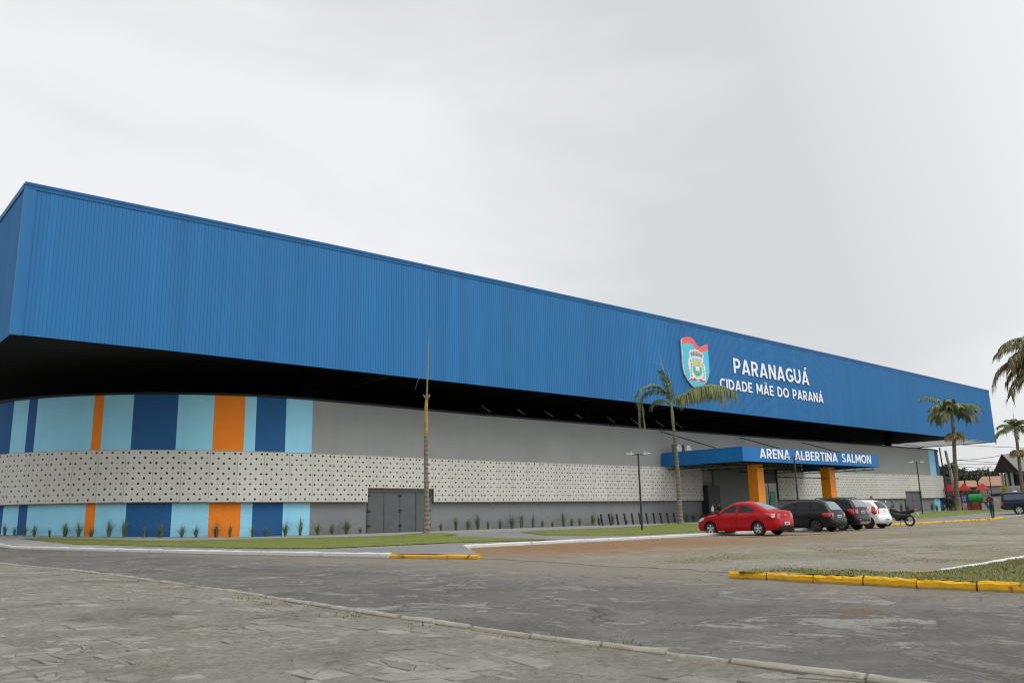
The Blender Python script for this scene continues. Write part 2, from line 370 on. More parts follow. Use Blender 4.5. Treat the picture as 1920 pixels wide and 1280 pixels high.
def cut(P, depth):
    ar = abs(sum(P[i][0]*P[(i+1) % len(P)][1]-P[(i+1) % len(P)][0]*P[i][1] for i in range(len(P))))/2
    if depth == 0 or ar < .012 or rs.random() < .20: return [P]
    cx = sum(p[0] for p in P)/len(P)+rs.gauss(0, .06); cy = sum(p[1] for p in P)/len(P)+rs.gauss(0, .08); a = rs.uniform(0, math.pi); nx_, ny_ = math.cos(a), math.sin(a)
    A, B = [], []
    for i in range(len(P)):
        p, q = P[i], P[(i+1) % len(P)]; dp = (p[0]-cx)*nx_+(p[1]-cy)*ny_; dq = (q[0]-cx)*nx_+(q[1]-cy)*ny_
        (A if dp >= 0 else B).append(p)
        if dp*dq < 0:
            t = dp/(dp-dq); m = (p[0]+(q[0]-p[0])*t+rs.gauss(0, .006), p[1]+(q[1]-p[1])*t+rs.gauss(0, .006)); A.append(m); B.append(m)
    if len(A) < 3 or len(B) < 3: return [P]
    return cut(A, depth-1)+cut(B, depth-1)
xc = -2.2
while xc < 5.8:
    wc = rs.uniform(.27, .44); y = 1.3+rs.random()
    while y < 33:
        L_ = rs.uniform(.32, .85)
        xr = min(xc+wc, edx(y)-.02)
        if xr-xc > .12 and not (y > 12 and xc < -1.2+(y-12)*.16):
            j_ = lambda: rs.gauss(0, .012)
            P = [(xc+j_(), y+j_()), ((xc+xr)/2+j_(), y+j_()), (xr+j_(), y+j_()), (xr+j_(), y+L_/2+j_()), (xr+j_(), y+L_+j_()), ((xc+xr)/2+j_(), y+L_+j_()), (xc+j_(), y+L_+j_()), (xc+j_(), y+L_/2+j_())]
            brk = noise.noise(Vector((xc*.5, y*.35, 3.3)))
            for f in cut(P, 5 if brk > .05 else (4 if brk > -.15 else 2)):
                if rs.random() < .09: continue
                cx = sum(p[0] for p in f)/len(f); cy = sum(p[1] for p in f)/len(f); r_ = max(.03, sum(math.hypot(p[0]-cx, p[1]-cy) for p in f)/len(f))
                g0 = rs.uniform(.004, .009); z = .010+rs.gauss(0, .0045)+.006*noise.noise(Vector((cx*.6, cy*.6, 8))); tx, ty = rs.gauss(0, .012), rs.gauss(0, .012); k = len(f); vs = []
                for ins, dz in ((g0, -.03), (g0, -.005), (g0+.007, 0)):
                    for p in f:
                        sc_ = 1-ins/r_; x_, y_ = cx+(p[0]-cx)*sc_, cy+(p[1]-cy)*sc_; vs.append((x_, y_, z+dz+(x_-cx)*tx+(y_-cy)*ty))
                fs = [tuple(2*k+i for i in range(k))]
                for l in range(2): fs += [(l*k+i, l*k+(i+1) % k, (l+1)*k+(i+1) % k, (l+1)*k+i) for i in range(k)]
                mb.add(vs, fs)
        y += L_
    xc += wc
tag(mb.build('paving', ST_MAT), kind='structure')
sheet('parking_lot', [(13.2, -60), (150, -60), (150, 26), (60, 26), (17, 26), (14.6, 19), (14.0, 15), (13.6, 11), (13.3, 9.2), (12.6, 9.0), (12.4, 4), (12.9, -4)], .006, P_MAT, step=4, fine=.6, jit=.45)
KERB_LINE = [(8.4, 112), (8.6, 75), (9.4, 52.8), (10.83, 38.6), (12.05, 28.7), (13.45, 20.65), (14.2, 17.6), (18.6, 24.0), (22.15, 23.9), (27.45, 23.5), (35, 23.6), (45, 23.7), (54.96, 23.83), (70.4, 23.9), (80, 24.3), (150, 24.3)]
sheet('pavement', [(p[0]-.03, p[1]-.03) for p in KERB_LINE]+[(150, 150), (8.4, 150)], .128, W_MAT, step=4)

def kerb(name, path, wd, h, mat, z0=0., jit=.008, step=.5, kind='structure', parent=None):
    """kerb swept along a path; the stone lies to the right-hand side of the path"""
    P = []
    for i in range(len(path)-1):
        a = Vector(path[i]); b = Vector(path[i+1]); k = max(1, int((b-a).length/step))
        for j in range(k): P.append(a.lerp(b, j/k))
    P.append(Vector(path[-1]))
    mb = MB(); vs = []
    for i, p in enumerate(P):
        t = (P[min(i+1, len(P)-1)]-P[max(i-1, 0)]).normalized(); nn = Vector((t.y, -t.x))
        zz = g(p.x, p.y)+z0; jz = lambda: random.uniform(-jit, jit)
        prof = [(0, -.1), (jz(), h-.03+jz()), (.03, h+jz()), (wd-.03, h+jz()), (wd, h-.03), (wd, -.1)]
        for o_, z_ in prof: vs.append((p.x+nn.x*o_, p.y+nn.y*o_, zz+z_))
    fs = []
    for i in range(len(P)-1):
        for j in range(5): fs.append((i*6+j, i*6+j+1, (i+1)*6+j+1, (i+1)*6+j))
    fs.append((0, 1, 2, 3, 4, 5)); e = (len(P)-1)*6; fs.append((e+5, e+4, e+3, e+2, e+1, e))
    mb.add(vs, fs); o = mb.build(name, mat, parent, fix=True)
    if kind: tag(o, kind=kind)
    return o
flip = lambda l: [(a, b) for a, b in reversed(l)]
kerb('kerb', flip([(13.45, 20.65), (12.05, 28.7), (10.83, 38.6), (9.4, 52.8), (8.6, 75), (8.4, 110)]), .13, .15, KW, jit=.018)
kerb('kerb', flip([(14.2, 17.6), (13.45, 20.65)]), .10, .115, KY, jit=.014)
kerb('kerb', flip([(16.3, 20.7), (14.2, 17.6)]), .07, .12, KY)
kerb('kerb', flip([(18.6, 24.0), (16.3, 20.7)]), .08, .13, KW)
kerb('kerb', flip([(47.5, 23.73), (35, 23.6), (27.45, 23.5), (22.15, 23.9), (18.6, 24.0)]), .13, .14, KW, jit=.012)
kerb('kerb', flip([(150, 24.3), (80, 24.3), (70.4, 23.9)]), .17, .13, KG, step=2)
kerb('kerb', flip([(70.4, 23.9), (54.96, 23.83), (47.5, 23.73)]), .14, .14, KY, jit=.012)
# flush stone edging between the street and the stone paving, in separate sunken lengths
re_ = random.Random(9); y = 2.0; mb_e = None
while y < 60:      # thin sunken edging stones, each a separate length, some tilted or missing their corner
    L_ = re_.uniform(.55, 1.05)*(1 if y < 25 else 3); o_ = re_.gauss(0, .008)
    kerb('edging', flip([(edx(y+.012)+.005+o_, y+.012), (edx(y+L_-.012)+.005+o_+re_.gauss(0, .006), y+L_-.012)]), .085, .048+re_.gauss(0, .006), KG, jit=.006, step=.14)
    y += L_+(re_.uniform(.02, .12) if re_.random() < .12 else 0)

def mnd(cx, cy, r, h): return lambda x, y: h*math.exp(-((x-cx)**2+(y-cy)**2)/(r*r))
m1, m2, m3 = mnd(28.07, 39.54, 1.6, .13), mnd(51.2, 39.5, 2.0, .16), mnd(107.8, 41.4, 3, .1)
L1 = [(11.3, 57), (12.6, 48), (13.1, 38), (13.3, 32.1), (14.5, 26.9), (16.4, 26.6), (20, 26.4), (22.6, 24.9), (23.6, 24.5), (23.9, 25.9), (25.2, 31), (27, 36.5), (29.2, 38.2), (29.2, 40.8), (26, 42.2), (20.5, 47), (16, 51.5), (12.4, 57.3)]
L2 = [(28.4, 26.8), (28.9, 30.5), (33.5, 37.5), (36, 38.6), (40.3, 39.0), (49, 40.3), (52.5, 40.6), (56, 39.5), (57, 33), (56, 26.6), (40, 25.6), (34.9, 25.5), (29.5, 24.9)]
L3 = [(66, 30.2), (69, 29.5), (82, 29.1), (95, 29.6), (120, 33), (140, 40), (142, 54), (126, 48), (108, 43.8), (90, 42.5), (75, 41), (66, 35)]
sheet('lawn', L1, .152, LAWN, step=1.0, fine=.4, jit=.16, mound=m1)
sheet('lawn', L2, .135, LAWN, step=1.0, fine=.4, jit=.16, mound=m2)
sheet('lawn', L3, .135, LAWN, step=2.0, fine=.6, jit=.2, mound=m3)
ISL = [(12.05, 8.2), (12.5, 8.25), (13.46, 7.5), (14.3, 6.5), (15.1, 6.2), (16.33, 6.15), (19.4, 6.35), (30, 7.0), (30, -12), (13.5, -12), (12.52, 1.5), (12.14, 3.6), (12.05, 4.5), (12.03, 5.26), (12.11, 6.07), (12.08, 6.82), (12.23, 7.72)]
sheet('verge', ISL, .125, LAWN2, step=.5, fine=.25, jit=.03, mound=lambda x, y: -.1*sst(5.2, 6.3, y)*sst(12.8, 14.2, x)+.03*noise.noise(Vector((x*2, y*2, 0))))

def blades(name, polyfn, n, bounds, h, mat, zf, seed=1):
    rnd = random.Random(seed); mb = MB(); k = 0
    while k < n:
        x, y = rnd.uniform(bounds[0], bounds[1]), rnd.uniform(bounds[2], bounds[3])
        if not polyfn(x, y): k += .2; continue
        k += 1
        a = rnd.uniform(0, 6.28); hh = h*rnd.uniform(.5, 1.3); wd = .006+.004*rnd.random(); z = zf(x, y)
        lx, ly = rnd.uniform(-.6, .6)*hh, rnd.uniform(-.6, .6)*hh
        dx, dy = math.cos(a)*wd, math.sin(a)*wd
        mb.add([(x-dx, y-dy, z), (x+dx, y+dy, z), (x+lx*.5+dx*.7, y+ly*.5+dy*.7, z+hh*.65), (x+lx, y+ly, z+hh)], [(0, 1, 2), (0, 2, 3)], rnd.randrange(3))
    o = mb.build(name, mat); return tag(o, kind='stuff')
def inpoly(P):
    def f(x, y):
        c = False; j = len(P)-1
        for i in range(len(P)):
            if (P[i][1] > y) != (P[j][1] > y) and x < (P[j][0]-P[i][0])*(y-P[i][1])/(P[j][1]-P[i][1])+P[i][0]: c = not c
            j = i
        return c
    return f
GB = [M('grass_blade_green', (.13, .155, .045), .8), M('grass_blade_light', (.21, .22, .085), .8), M('grass_blade_dry', (.28, .235, .13), .8)]
zi = lambda x, y: .12-.1*sst(5.2, 6.3, y)*sst(12.8, 14.2, x)+.03*noise.noise(Vector((x*2, y*2, 0)))
ip = inpoly(ISL)
tag(blades('grass', lambda x, y: ip(x, y) and noise.noise(Vector((x*.9, y*.9, 5)))+random.uniform(-.5, .5) > -.35, 22000, (12, 20, 2.2, 8.4), .032, GB, zi), 'short patchy green grass growing on the verge behind the yellow kerb', 'grass')
def weedfn(x, y):
    return noise.noise(Vector((x*.45, y*.45, 9)))+random.uniform(-.25, .25) > .28
tag(blades('weeds', lambda x, y: weedfn(x, y) and not ip(x, y), 9000, (13.2, 26, 5.8, 13), .02, GB, lambda x, y: .003, 3), 'thin weeds growing between the parking stones', 'weeds')
tag(blades('weeds', lambda x, y: noise.noise(Vector((0, y*1.3, 2))) > .12 and abs(x-5.45-.2*math.sin(y*.5)) < .5*random.random()**2, 1500, (4.9, 6.1, 3, 22), .035, GB, lambda x, y: .01, 5), 'tufts of dry weeds along the stone edging of the street', 'weeds')
# edge blades that break the outline of the lawns
def lawn_edge(P, zoff, n, seed, mound):
    rnd = random.Random(seed); mb = MB()
    for i in range(len(P)):
        a, b = Vector(P[i]), Vector(P[(i+1) % len(P)]); k = int((b-a).length*n)
        for _ in range(k):
            q = a.lerp(b, rnd.random()); x, y = q.x+rnd.gauss(0, .12), q.y+rnd.gauss(0, .12); z = g(x, y)+.13
            hh = rnd.uniform(.03, .08); an = rnd.uniform(0, 6.28); dx, dy = .012*math.cos(an), .012*math.sin(an)
            mb.add([(x-dx, y-dy, z), (x+dx, y+dy, z), (x+rnd.uniform(-.03, .03), y+rnd.uniform(-.03, .03), z+hh+mound(x, y))], [(0, 1, 2)], rnd.randrange(2))
    return tag(mb.build('grass', GB), 'ragged grass fringe along the edge of a lawn strip', 'grass', kind='stuff')
tag(lawn_edge(L1, 0, 40, 11, m1), 'ragged grass fringe round the lawn with the bare palm trunk')
tag(lawn_edge(L2, 0, 40, 12, m2), 'ragged grass fringe round the lawn beside the red car')

# near kerb stones, each its own block
KB = [(12.12, 8.42), (12.19, 7.74), (12.03, 6.84), (12.07, 6.08), (11.98, 5.27), (12.01, 4.50), (12.10, 3.62), (12.28, 2.75), (12.5, 1.9)]
kl = ['blackened yellow kerb stone at the rounded tip of the grass verge', 'pale scuffed yellow kerb stone next to the blackened tip stone', 'clean bright yellow kerb stone third from the tip of the verge',
      'yellow kerb stone with a dark smudge in its middle, fourth from the tip', 'long yellow kerb stone with a dark gap at its right end', 'yellow kerb stone at the right edge of the picture', 'yellow kerb stone just past the right frame edge', 'far right yellow kerb stone of the verge']
for i in range(len(KB)-1):
    a, b = Vector(KB[i]), Vector(KB[i+1]); d = (b-a).normalized()*.012
    if i == len(KB)-2: continue
    pth = [tuple(a+d), tuple(b-d)]
    o = kerb('kerb_stone', flip(pth), .11, .125+random.uniform(-.01, .01), KY, jit=.011, step=.09, kind=None)
    tag(o, kl[i], 'kerb stone', 'yellow kerb stones round the grass verge')
kerb('kerb', [(12.3, 8.4), (13.5, 7.55), (14.35, 6.55), (15.1, 6.28)], .1, .035, KY)
kerb('kerb', [(15.1, 6.28), (16.33, 6.23), (19.4, 6.43), (30, 7.05)], .11, .06, KW)
LINE = mat_kerb('worn_line_paint', (.5, .5, .48), under=(.23, .21, .17), grime=.5, thr=.5)
for a, b in (((20.9, 9.3), (21.6, 8.1)), ((24.4, 13.9), (24.1, 10.8)), ((25.6, 10.6), (24.1, 7.6)), ((29.5, 11.5), (28.5, 8.0)), ((18.2, 9.6), (18.0, 8.9)), ((31.8, 20.2), (34.5, 20.0))):
    va, vb = Vector(a), Vector(b); nn = Vector((-(vb-va).y, (vb-va).x)).normalized()*.05
    sheet('parking_line', [tuple(va-nn), tuple(vb-nn), tuple(vb+nn), tuple(va+nn)], .012, LINE, step=.4, fine=.12, jit=.05)
TAR = M('tar', (.03, .025, .022), .8, .3, 3, world=True)
SOILM = M('bare_soil', (.16, .10, .055), .95, .3, 6, .5, 30, world=True)
sheet('crack', [(30.3, 20.3), (32, 20.05), (34, 19.6), (36.6, 19.15), (36.8, 19.3), (34, 19.95), (32, 20.45), (30.4, 20.6)], .013, TAR, step=.4, fine=.25, jit=.12)
#sheet('pothole', [(8.62, 4.65), (8.9, 4.45), (9.25, 4.35), (9.35, 4.5), (9.1, 4.72), (8.8, 4.85)], .009, SOILM, step=.12, fine=.08, jit=.1)
# loose gravel
rnd = random.Random(21); mb = MB()
for i in range(1300):
    t = rnd.random(); x = rnd.uniform(.8, 13); y = 2+18*rnd.random()**1.8; r_ = rnd.uniform(.003, .009)
    z = .012 if x < 5.4 else .002
    vs = [(x+r_*rnd.uniform(.6, 1.3)*math.cos(a), y+r_*rnd.uniform(.6, 1.3)*math.sin(a), z) for a in (0, 1.25, 2.5, 3.8, 5)]+[(x, y, z+r_*rnd.uniform(.5, 1))]
    mb.add(vs, [(0, 1, 5), (1, 2, 5), (2, 3, 5), (3, 4, 5), (4, 0, 5)], rnd.randrange(2))
tag(mb.build('gravel', [M('gravel_grey', (.24, .23, .2), .9), M('gravel_dark', (.12, .11, .1), .9)]), 'scattered gravel chips on the street and stone paving', 'gravel', kind='stuff')

# ------------------------------------------------------------------ arena building
def interp(tab, x):
    if x <= tab[0][0]: return tab[0][1]
    for (a, za), (b, zb) in zip(tab, tab[1:]):
        if x <= b: return za+(zb-za)*(x-a)/(b-a)
    return tab[-1][1]
TOP = [(8.2, 19.46), (15.3, 19.56), (26.7, 19.70), (42, 19.76), (64, 19.76), (98, 19.63), (146.1, 19.34)]
BOT = [(8.2, 11.01), (15.8, 11.05), (42, 11.02), (64, 11.02), (96.4, 10.95), (146.1, 10.92)]
WTOP = [(9, 9.36), (27.5, 9.36), (42.6, 9.23), (65.7, 9.19), (81, 9.21), (102.8, 9.32), (131, 9.44), (150, 9.5)]
BTOP = [(9, 5.83), (16.7, 5.76), (22.5, 5.66), (27.5, 5.63), (42.5, 5.54), (65.4, 5.51), (104.8, 5.54), (131.9, 5.64), (150, 5.66)]
BX0, BX1, BY0, BY1 = 8.2, 146.1, 49.0, 121.0
def mat_clad(name, c):
    n = NT(name); v = n.coord(True); x = n.xyz(v)
    f = n.noise(n.mapping(v, (1.1, 1.1, .03)), 1.0, 4, .6)
    col = n.mix(n.ramp(f, [(.3, 0), (.7, 1)]), tuple(k*.9 for k in c), tuple(k*1.07 for k in c))
    f2 = n.noise(v, .12, 3)
    col = n.mix(.5, col, n.mix(f2, (.88, .88, .9), (1.1, 1.1, 1.08)), 'MULTIPLY')
    # every sheet was rolled and weathered a little differently
    wn = n.n.new('ShaderNodeTexWhiteNoise'); wn.noise_dimensions = '1D'; n.put(wn.inputs['W'], n.math('FLOOR', n.math('DIVIDE', n.math('ADD', x[0], x[1]), 1.02)))
    col = n.mix(1, col, n.mix(wn.outputs['Value'], (.975, .975, .98), (1.02, 1.02, 1.018)), 'MULTIPLY')
    return n.fin(col, n.math('MULTIPLY_ADD', f2, .15, .45), .22)
CLAD = mat_clad('blue_metal_cladding', (.024, .160, .385))
TRIM = mat_clad('blue_metal_flashing', (.012, .11, .28))
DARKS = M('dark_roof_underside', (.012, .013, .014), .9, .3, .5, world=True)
PALE = NT('pale_sheeting')
_pc = PALE.mix(PALE.noise(PALE.mapping(PALE.coord(True), (1, 1, .2)), 1.2, 4), (.70, .71, .72), (.85, .86, .86))
PALE.b.inputs['Transmission Weight'].default_value = 0
_tr = PALE.n.new('ShaderNodeBsdfTranslucent'); PALE.l.new(_pc, _tr.inputs[0]); PALE.fin(_pc, .7)
_mx = PALE.n.new('ShaderNodeMixShader'); _mx.inputs[0].default_value = .8
PALE.l.new(PALE.b.outputs[0], _mx.inputs[1]); PALE.l.new(_tr.outputs[0], _mx.inputs[2]); PALE.l.new(_mx.outputs[0], PALE.n['Material Output'].inputs[0]); PALE = PALE.m

arena = thing('arena', 'long sports arena with blue metal upper box, striped curved corner and grey perforated band', 'building')
def ribbed(p0, p1, outn, z_top, z_bot, pitch=.21, dep=.026):
    p0, p1 = Vector(p0), Vector(p1); L = (p1-p0).length; t = (p1-p0)/L; outn = Vector(outn); mb = MB(); vs = []
    k = int(L/pitch); sta = []
    for i in range(k):
        s0 = L*i/k; st = L/k
        sta += [(s0, 0), (s0+st*.58, 0), (s0+st*.68, dep), (s0+st*.90, dep)]
    sta.append((L, 0))
    for s_, o_ in sta:
        q = p0+t*s_+outn*o_
        vs += [(q.x, q.y, z_bot(s_)), (q.x, q.y, z_top(s_))]
    fs = [(2*i, 2*i+2, 2*i+3, 2*i+1) for i in range(len(sta)-1)]
    mb.add(vs, fs); return mb
ribbed((BX0+.45, BY0), (BX1-.2, BY0), (0, -1), lambda s: interp(TOP, BX0+.45+s)-.12, lambda s: interp(BOT, BX0+.45+s)).build('upper_cladding', CLAD, arena)
ribbed((BX0, BY1), (BX0, BY0+.3), (-1, 0), lambda s: 19.46-.12, lambda s: 11.01).build('side_cladding', CLAD, arena)
mb = MB(); mb.box(BX0-.05, BX0+.48, BY0-.044, BY0+.195, 11.0, 19.43); mb.build('corner_trim', CLAD, arena)
mb = MB(); mb.box(BX1-.22, BX1+.04, BY0-.044, BY0+.195, 10.92, 19.3); mb.build('corner_trim', CLAD, arena)
mb = MB()
for off, z0, z1 in ((-.08, -.14, 0.02), (-.05, -.34, -.143)):
    ks = 60
    for i in range(ks):
        xa, xb = BX0-.06+(BX1-BX0+.12)*i/ks, BX0-.06+(BX1-BX0+.12)*(i+1)/ks; za, zb = interp(TOP, xa), interp(TOP, xb)
        y0, y1 = BY0+off, BY0+.2
        mb.add([(xa, y0, za+z0), (xb, y0, zb+z0), (xb, y0, zb+z1), (xa, y0, za+z1), (xa, y1, za+z1), (xb, y1, zb+z1), (xb, y1, zb+z0), (xa, y1, za+z0)], [(0, 1, 2, 3), (3, 2, 5, 4), (1, 0, 7, 6)])
mb.box(BX0-.08, BX0+.14, BY0+.21, BY1, 19.14, 19.47)
mb.build('roof_flashing', TRIM, arena)
mb = MB(); mb.box(BX0+.141, BX1-.2, BY0+.205, BY1, 19.05, 19.25); mb.build('roof', M('grey_roof_sheet', (.3, .3, .3), .6), arena)
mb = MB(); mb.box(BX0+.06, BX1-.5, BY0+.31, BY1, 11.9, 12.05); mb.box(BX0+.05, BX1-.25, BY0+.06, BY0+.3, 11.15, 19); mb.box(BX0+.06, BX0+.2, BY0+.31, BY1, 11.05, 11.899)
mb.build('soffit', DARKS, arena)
mb = MB(); mb.box(BX1-.12, BX1-.06, BY0+.31, BY1, 10.95, 19.2); mb.build('end_sheeting', PALE, arena)
mb = MB()
for i in range(5):   # dark trusses under the roof
    x = 32+i*16
    mb.tube([(x, BY0+1, 11.4), (x, BY1, 11.4)], .12, 4); mb.tube([(x, BY0+1, 11.1), (x, BY1, 11.1)], .09, 4)
mb.build('roof_beam', M('dark_steel', (.014, .015, .017), .6), arena)
mb = MB(); mb.tube([(BX1-.2, BY0+.4, 10.98), (BX1-.2, BY1, 10.98)], .07, 6); mb.tube([(BX1-2.5, BY0+.6, 11.8), (BX1-2.5, BY1, 11.8)], .06, 6)
for i in range(7): mb.tube([(BX1-.25, BY0+1+i*10, 11.0), (BX1-2.5, BY0+5+i*10, 11.8)], .04, 4)
mb.build('end_truss', _mc['dark_steel'], arena)
for x in (27.5, 56.2, 87.5, 118):
    mb = MB(); mb.box(x-.35, x+.35, 53.2, 53.9, 0, 11.5); mb.build('steel_column', M('dark_grey_steel', (.004, .0045, .005), .95, spec=.02), arena)
mb = MB(); mb.box(20, 130, 120, 120.3, 0, 19); mb.build('rear_wall', DARKS, arena)  # unseen dark wall, added to block light from the far side openings

# lower wall: curved corner, long straight front, curved far corner
RC, CL, CR, CY = 17.85, 27.5, 128.5, 70.35
QL = RC*math.pi/2
def path(s, off=0.):
    """s metres along the wall from the left tangent point; returns x, y, outward normal"""
    if s < 0: return (CL-RC-off, CY-s, -1, 0)
    if s <= QL:
        a = math.pi/2-s/RC; return (CL-(RC+off)*math.sin(a), CY-(RC+off)*math.cos(a), -math.sin(a), -math.cos(a))
    if s <= QL+CR-CL: return (CL+s-QL, CY-RC-off, 0, -1)
    a = (s-QL-(CR-CL))/RC
    if a <= math.pi/2: return (CR+(RC+off)*math.sin(a), CY-(RC+off)*math.cos(a), math.sin(a), -math.cos(a))
    return (CR+RC+off, CY+(a-math.pi/2)*RC, 1, 0)
def SX(x): return QL+x-CL           # arc length at a given x of the straight front
def SA(deg): return QL-RC*R(deg)    # arc length at an angle on the left corner
def wallmat(name, c, rough):
    n = NT(name); v = n.coord(True)
    col = n.mix(n.ramp(n.noise(v, .35, 5, .6), [(.3, 0), (.7, 1)]), tuple(k*.93 for k in c), tuple(k*1.05 for k in c))
    stk = n.ramp(n.noise(n.mapping(v, (1.6, 1.6, .08)), 1.5, 5, .6), [(.5, 0), (.8, 1)])
    col = n.mix(n.math('MULTIPLY', stk, .1), col, (.08, .08, .075))
    if rough:
        low = n.range(n.math('ADD', n.xyz(v)[2], n.math('MULTIPLY', n.noise(v, 2.2, 5), .5)), .35, .75, .35, 0.)
        col = n.mix(low, col, tuple(k*.72+.02 for k in c))
        n.bump(n.noise(n.mapping(v, (1, 1, 1.8)), 6, 6, .7, .6), .75, .05)
    else: n.bump(n.noise(v, 12, 4), .12, .01)
    return n.fin(col, .75, .3)
WC = dict(L=(.265, .59, .76), B=(.014, .092, .245), O=(.76, .205, .014), G=(.262, .269, .262))
WM = []; widx = {}
for k_, nm in (('L', 'light_blue_paint'), ('B', 'deep_blue_paint'), ('O', 'orange_paint'), ('G', 'grey_paint')):
    for rg in (0, 1):
        c_ = WC[k_] if not (rg and k_ == 'G') else (.195, .202, .205)
        widx[k_, rg] = len(WM); WM.append(wallmat(nm+('_rough_plaster' if rg else '_panel'), c_, rg))
seg = [(-40, 'L'), (-20, 'B'), (-12, 'L'), (-6, 'O'), (-3, 'L'), (SA(80), 'B'), (SA(66.0), 'L'), (SA(61.4), 'B'), (SA(59.0), 'L'), (SA(45.45), 'O'), (SA(43.4), 'L'), (SA(37.25), 'B'), (SA(28.4), 'L'), (SA(21.25), 'O'), (SA(14.95), 'L'), (SA(12.6), 'B'), (SA(6.1), 'L'), (SA(-.1), 'G'),
       (SX(128.6), 'L'), (SX(131.2), 'B'), (SX(137), 'L'), (SX(142), 'O'), (SX(145), 'L'), (SX(190), None)]
mb = MB()
for (s0, k_), (s1, _) in zip(seg, seg[1:]):
    n_ = max(1, int((s1-s0)/(.4 if k_ != 'G' else 3)))
    for i in range(n_):
        a, b = s0+(s1-s0)*i/n_, s0+(s1-s0)*(i+1)/n_
        xa, ya, nxa, nya = path(a); xb, yb, nxb, nyb = path(b); ta, tb = interp(WTOP, xa), interp(WTOP, xb)
        mb.quad((xa, ya, -.3), (xb, yb, -.3), (xb, yb, 4.2), (xa, ya, 4.2), widx[k_, 1])
        mb.quad((xa, ya, 4.2), (xb, yb, 4.2), (xb, yb, tb), (xa, ya, ta), widx[k_, 0])
        mb.quad((xa, ya, ta), (xb, yb, tb), (xb-nxb*.25, yb-nyb*.25, tb), (xa-nxa*.25, ya-nya*.25, ta), widx[k_, 0])
mb.build('wall', WM, arena)
def sweep(s0, s1, off0, off1, zf0, zf1, n=160):
    mb = MB(); vs = []
    for i in range(n+1):
        s = s0+(s1-s0)*i/n; a = path(s, off0); b = path(s, off1); za, zb = zf0(a[0]), zf1(a[0])
        vs += [(a[0], a[1], za), (b[0], b[1], za), (b[0], b[1], zb), (a[0], a[1], zb)]
    fs = []
    for i in range(n):
        for j in range(4): j2 = (j+1) % 4; fs.append((4*i+j, 4*i+j2, 4*i+4+j2, 4*i+4+j))
    mb.add(vs, fs); return mb
sweep(-40, SX(190), -.1, .12, lambda x: interp(WTOP, x)+.002, lambda x: interp(WTOP, x)+.14, 240).build('wall_cap', M('navy_trim', (.008, .012, .022), .7), arena, fix=True)

# perforated cladding band
def mat_panel():
    n = NT('perforated_sheet_paint'); v = n.coord()
    oi = n.n.new('ShaderNodeObjectInfo').outputs['Random']
    c = n.mix(oi, (.485, .475, .43), (.535, .525, .48))
    st = n.ramp(n.noise(n.mapping(n.coord(True), (.8, .8, .12)), 1.6, 6, .65), [(.5, 0), (.75, 1)])
    c = n.mix(n.math('MULTIPLY', st, .22), c, (.36, .30, .18))
    c = n.mix(.35, c, n.mix(n.noise(v, 3, 5), (.85, .85, .85), (1.1, 1.1, 1.1)), 'MULTIPLY')
    return n.fin(c, .55, .35)
PM = mat_panel()
_pcache = {}
def panel_mesh(w, rows, cols=5, pitch=.326, gap=.014):
    key = (round(w, 3), rows)
    if key in _pcache: return _pcache[key]
    H = rows*pitch; cw = (w-gap)/cols; mb = MB(); T = .05
    cs = [(1, 0), (1, 1), (0, 1), (-1, 1), (-1, 0), (-1, -1), (0, -1), (1, -1)]
    for r_ in range(rows):
        for c_ in range(cols):
            cx, cz = gap/2+(c_+.5)*cw, H-(r_+.5)*pitch
            cz = cz if True else 0
            big = (r_+c_) % 2 == 0; rad = .073 if big else .027
            k = 16 if big else 8
            vo, vi, vb = [], [], []
            for j in range(k):
                a = 2*math.pi*j/k; ca, sa = math.cos(a), math.sin(a); m = max(abs(ca), abs(sa))
                vo.append((cx+ca/m*cw/2, 0, cz+sa/m*pitch/2)); vi.append((cx+ca*rad, 0, cz+sa*rad)); vb.append((cx+ca*rad, T, cz+sa*rad))
            fs = []
            for j in range(k):
                j2 = (j+1) % k
                fs.append((j, j2, k+j2, k+j)); fs.append((k+j, k+j2, 2*k+j2, 2*k+j))
            mb.add(vo+vi+vb, fs)
    x0, x1 = gap/2, w-gap/2
    for a, b in (((x0, 0), (x1, 0)), ((x1, 0), (x1, H)), ((x1, H), (x0, H)), ((x0, H), (x0, 0))):
        mb.quad((a[0], 0, a[1]), (b[0], 0, b[1]), (b[0], T, b[1]), (a[0], T, a[1]))
    o = mb.build('perforated_panel', PM, fix=True); me = o.data; bpy.data.objects.remove(o)
    _pcache[key] = (me, H); return _pcache[key]
OFF = .33
def put_panel(s0, s1, rows=10):
    a = path(s0, OFF); b = path(s1, OFF); pa, pb = Vector(a[:2]), Vector(b[:2]); w = (pb-pa).length
    me, H = panel_mesh(round(w, 2), rows)
    o = bpy.data.objects.new('perforated_panel', me); COL.objects.link(o); o.parent = arena
    t = (pb-pa).normalized(); zt = (interp(BTOP, pa.x)+interp(BTOP, pb.x))/2
    dz = (interp(BTOP, pb.x)-interp(BTOP, pa.x))
    M4 = Matrix(((t.x, -t.y, 0, pa.x), (t.y, t.x, 0, pa.y), (0, 0, 1, zt-H), (0, 0, 0, 1)))
    o.matrix_local = M4
def run_panels(s0, s1, n, rows=10):
    for i in range(n): put_panel(s0+(s1-s0)*i/n, s0+(s1-s0)*(i+1)/n, rows)
run_panels(SA(86), SX(27.5), 16); run_panels(SX(27.5), SX(31.9), 3); run_panels(SX(31.9), SX(37.7), 4, 7)
run_panels(SX(37.7), SX(71.8), 21); run_panels(SX(86.1), SX(118.6), 20); run_panels(SX(118.6), SX(123.8), 3, 7); run_panels(SX(123.8), SX(128.5), 3); run_panels(SX(128.5), SX(139), 6)
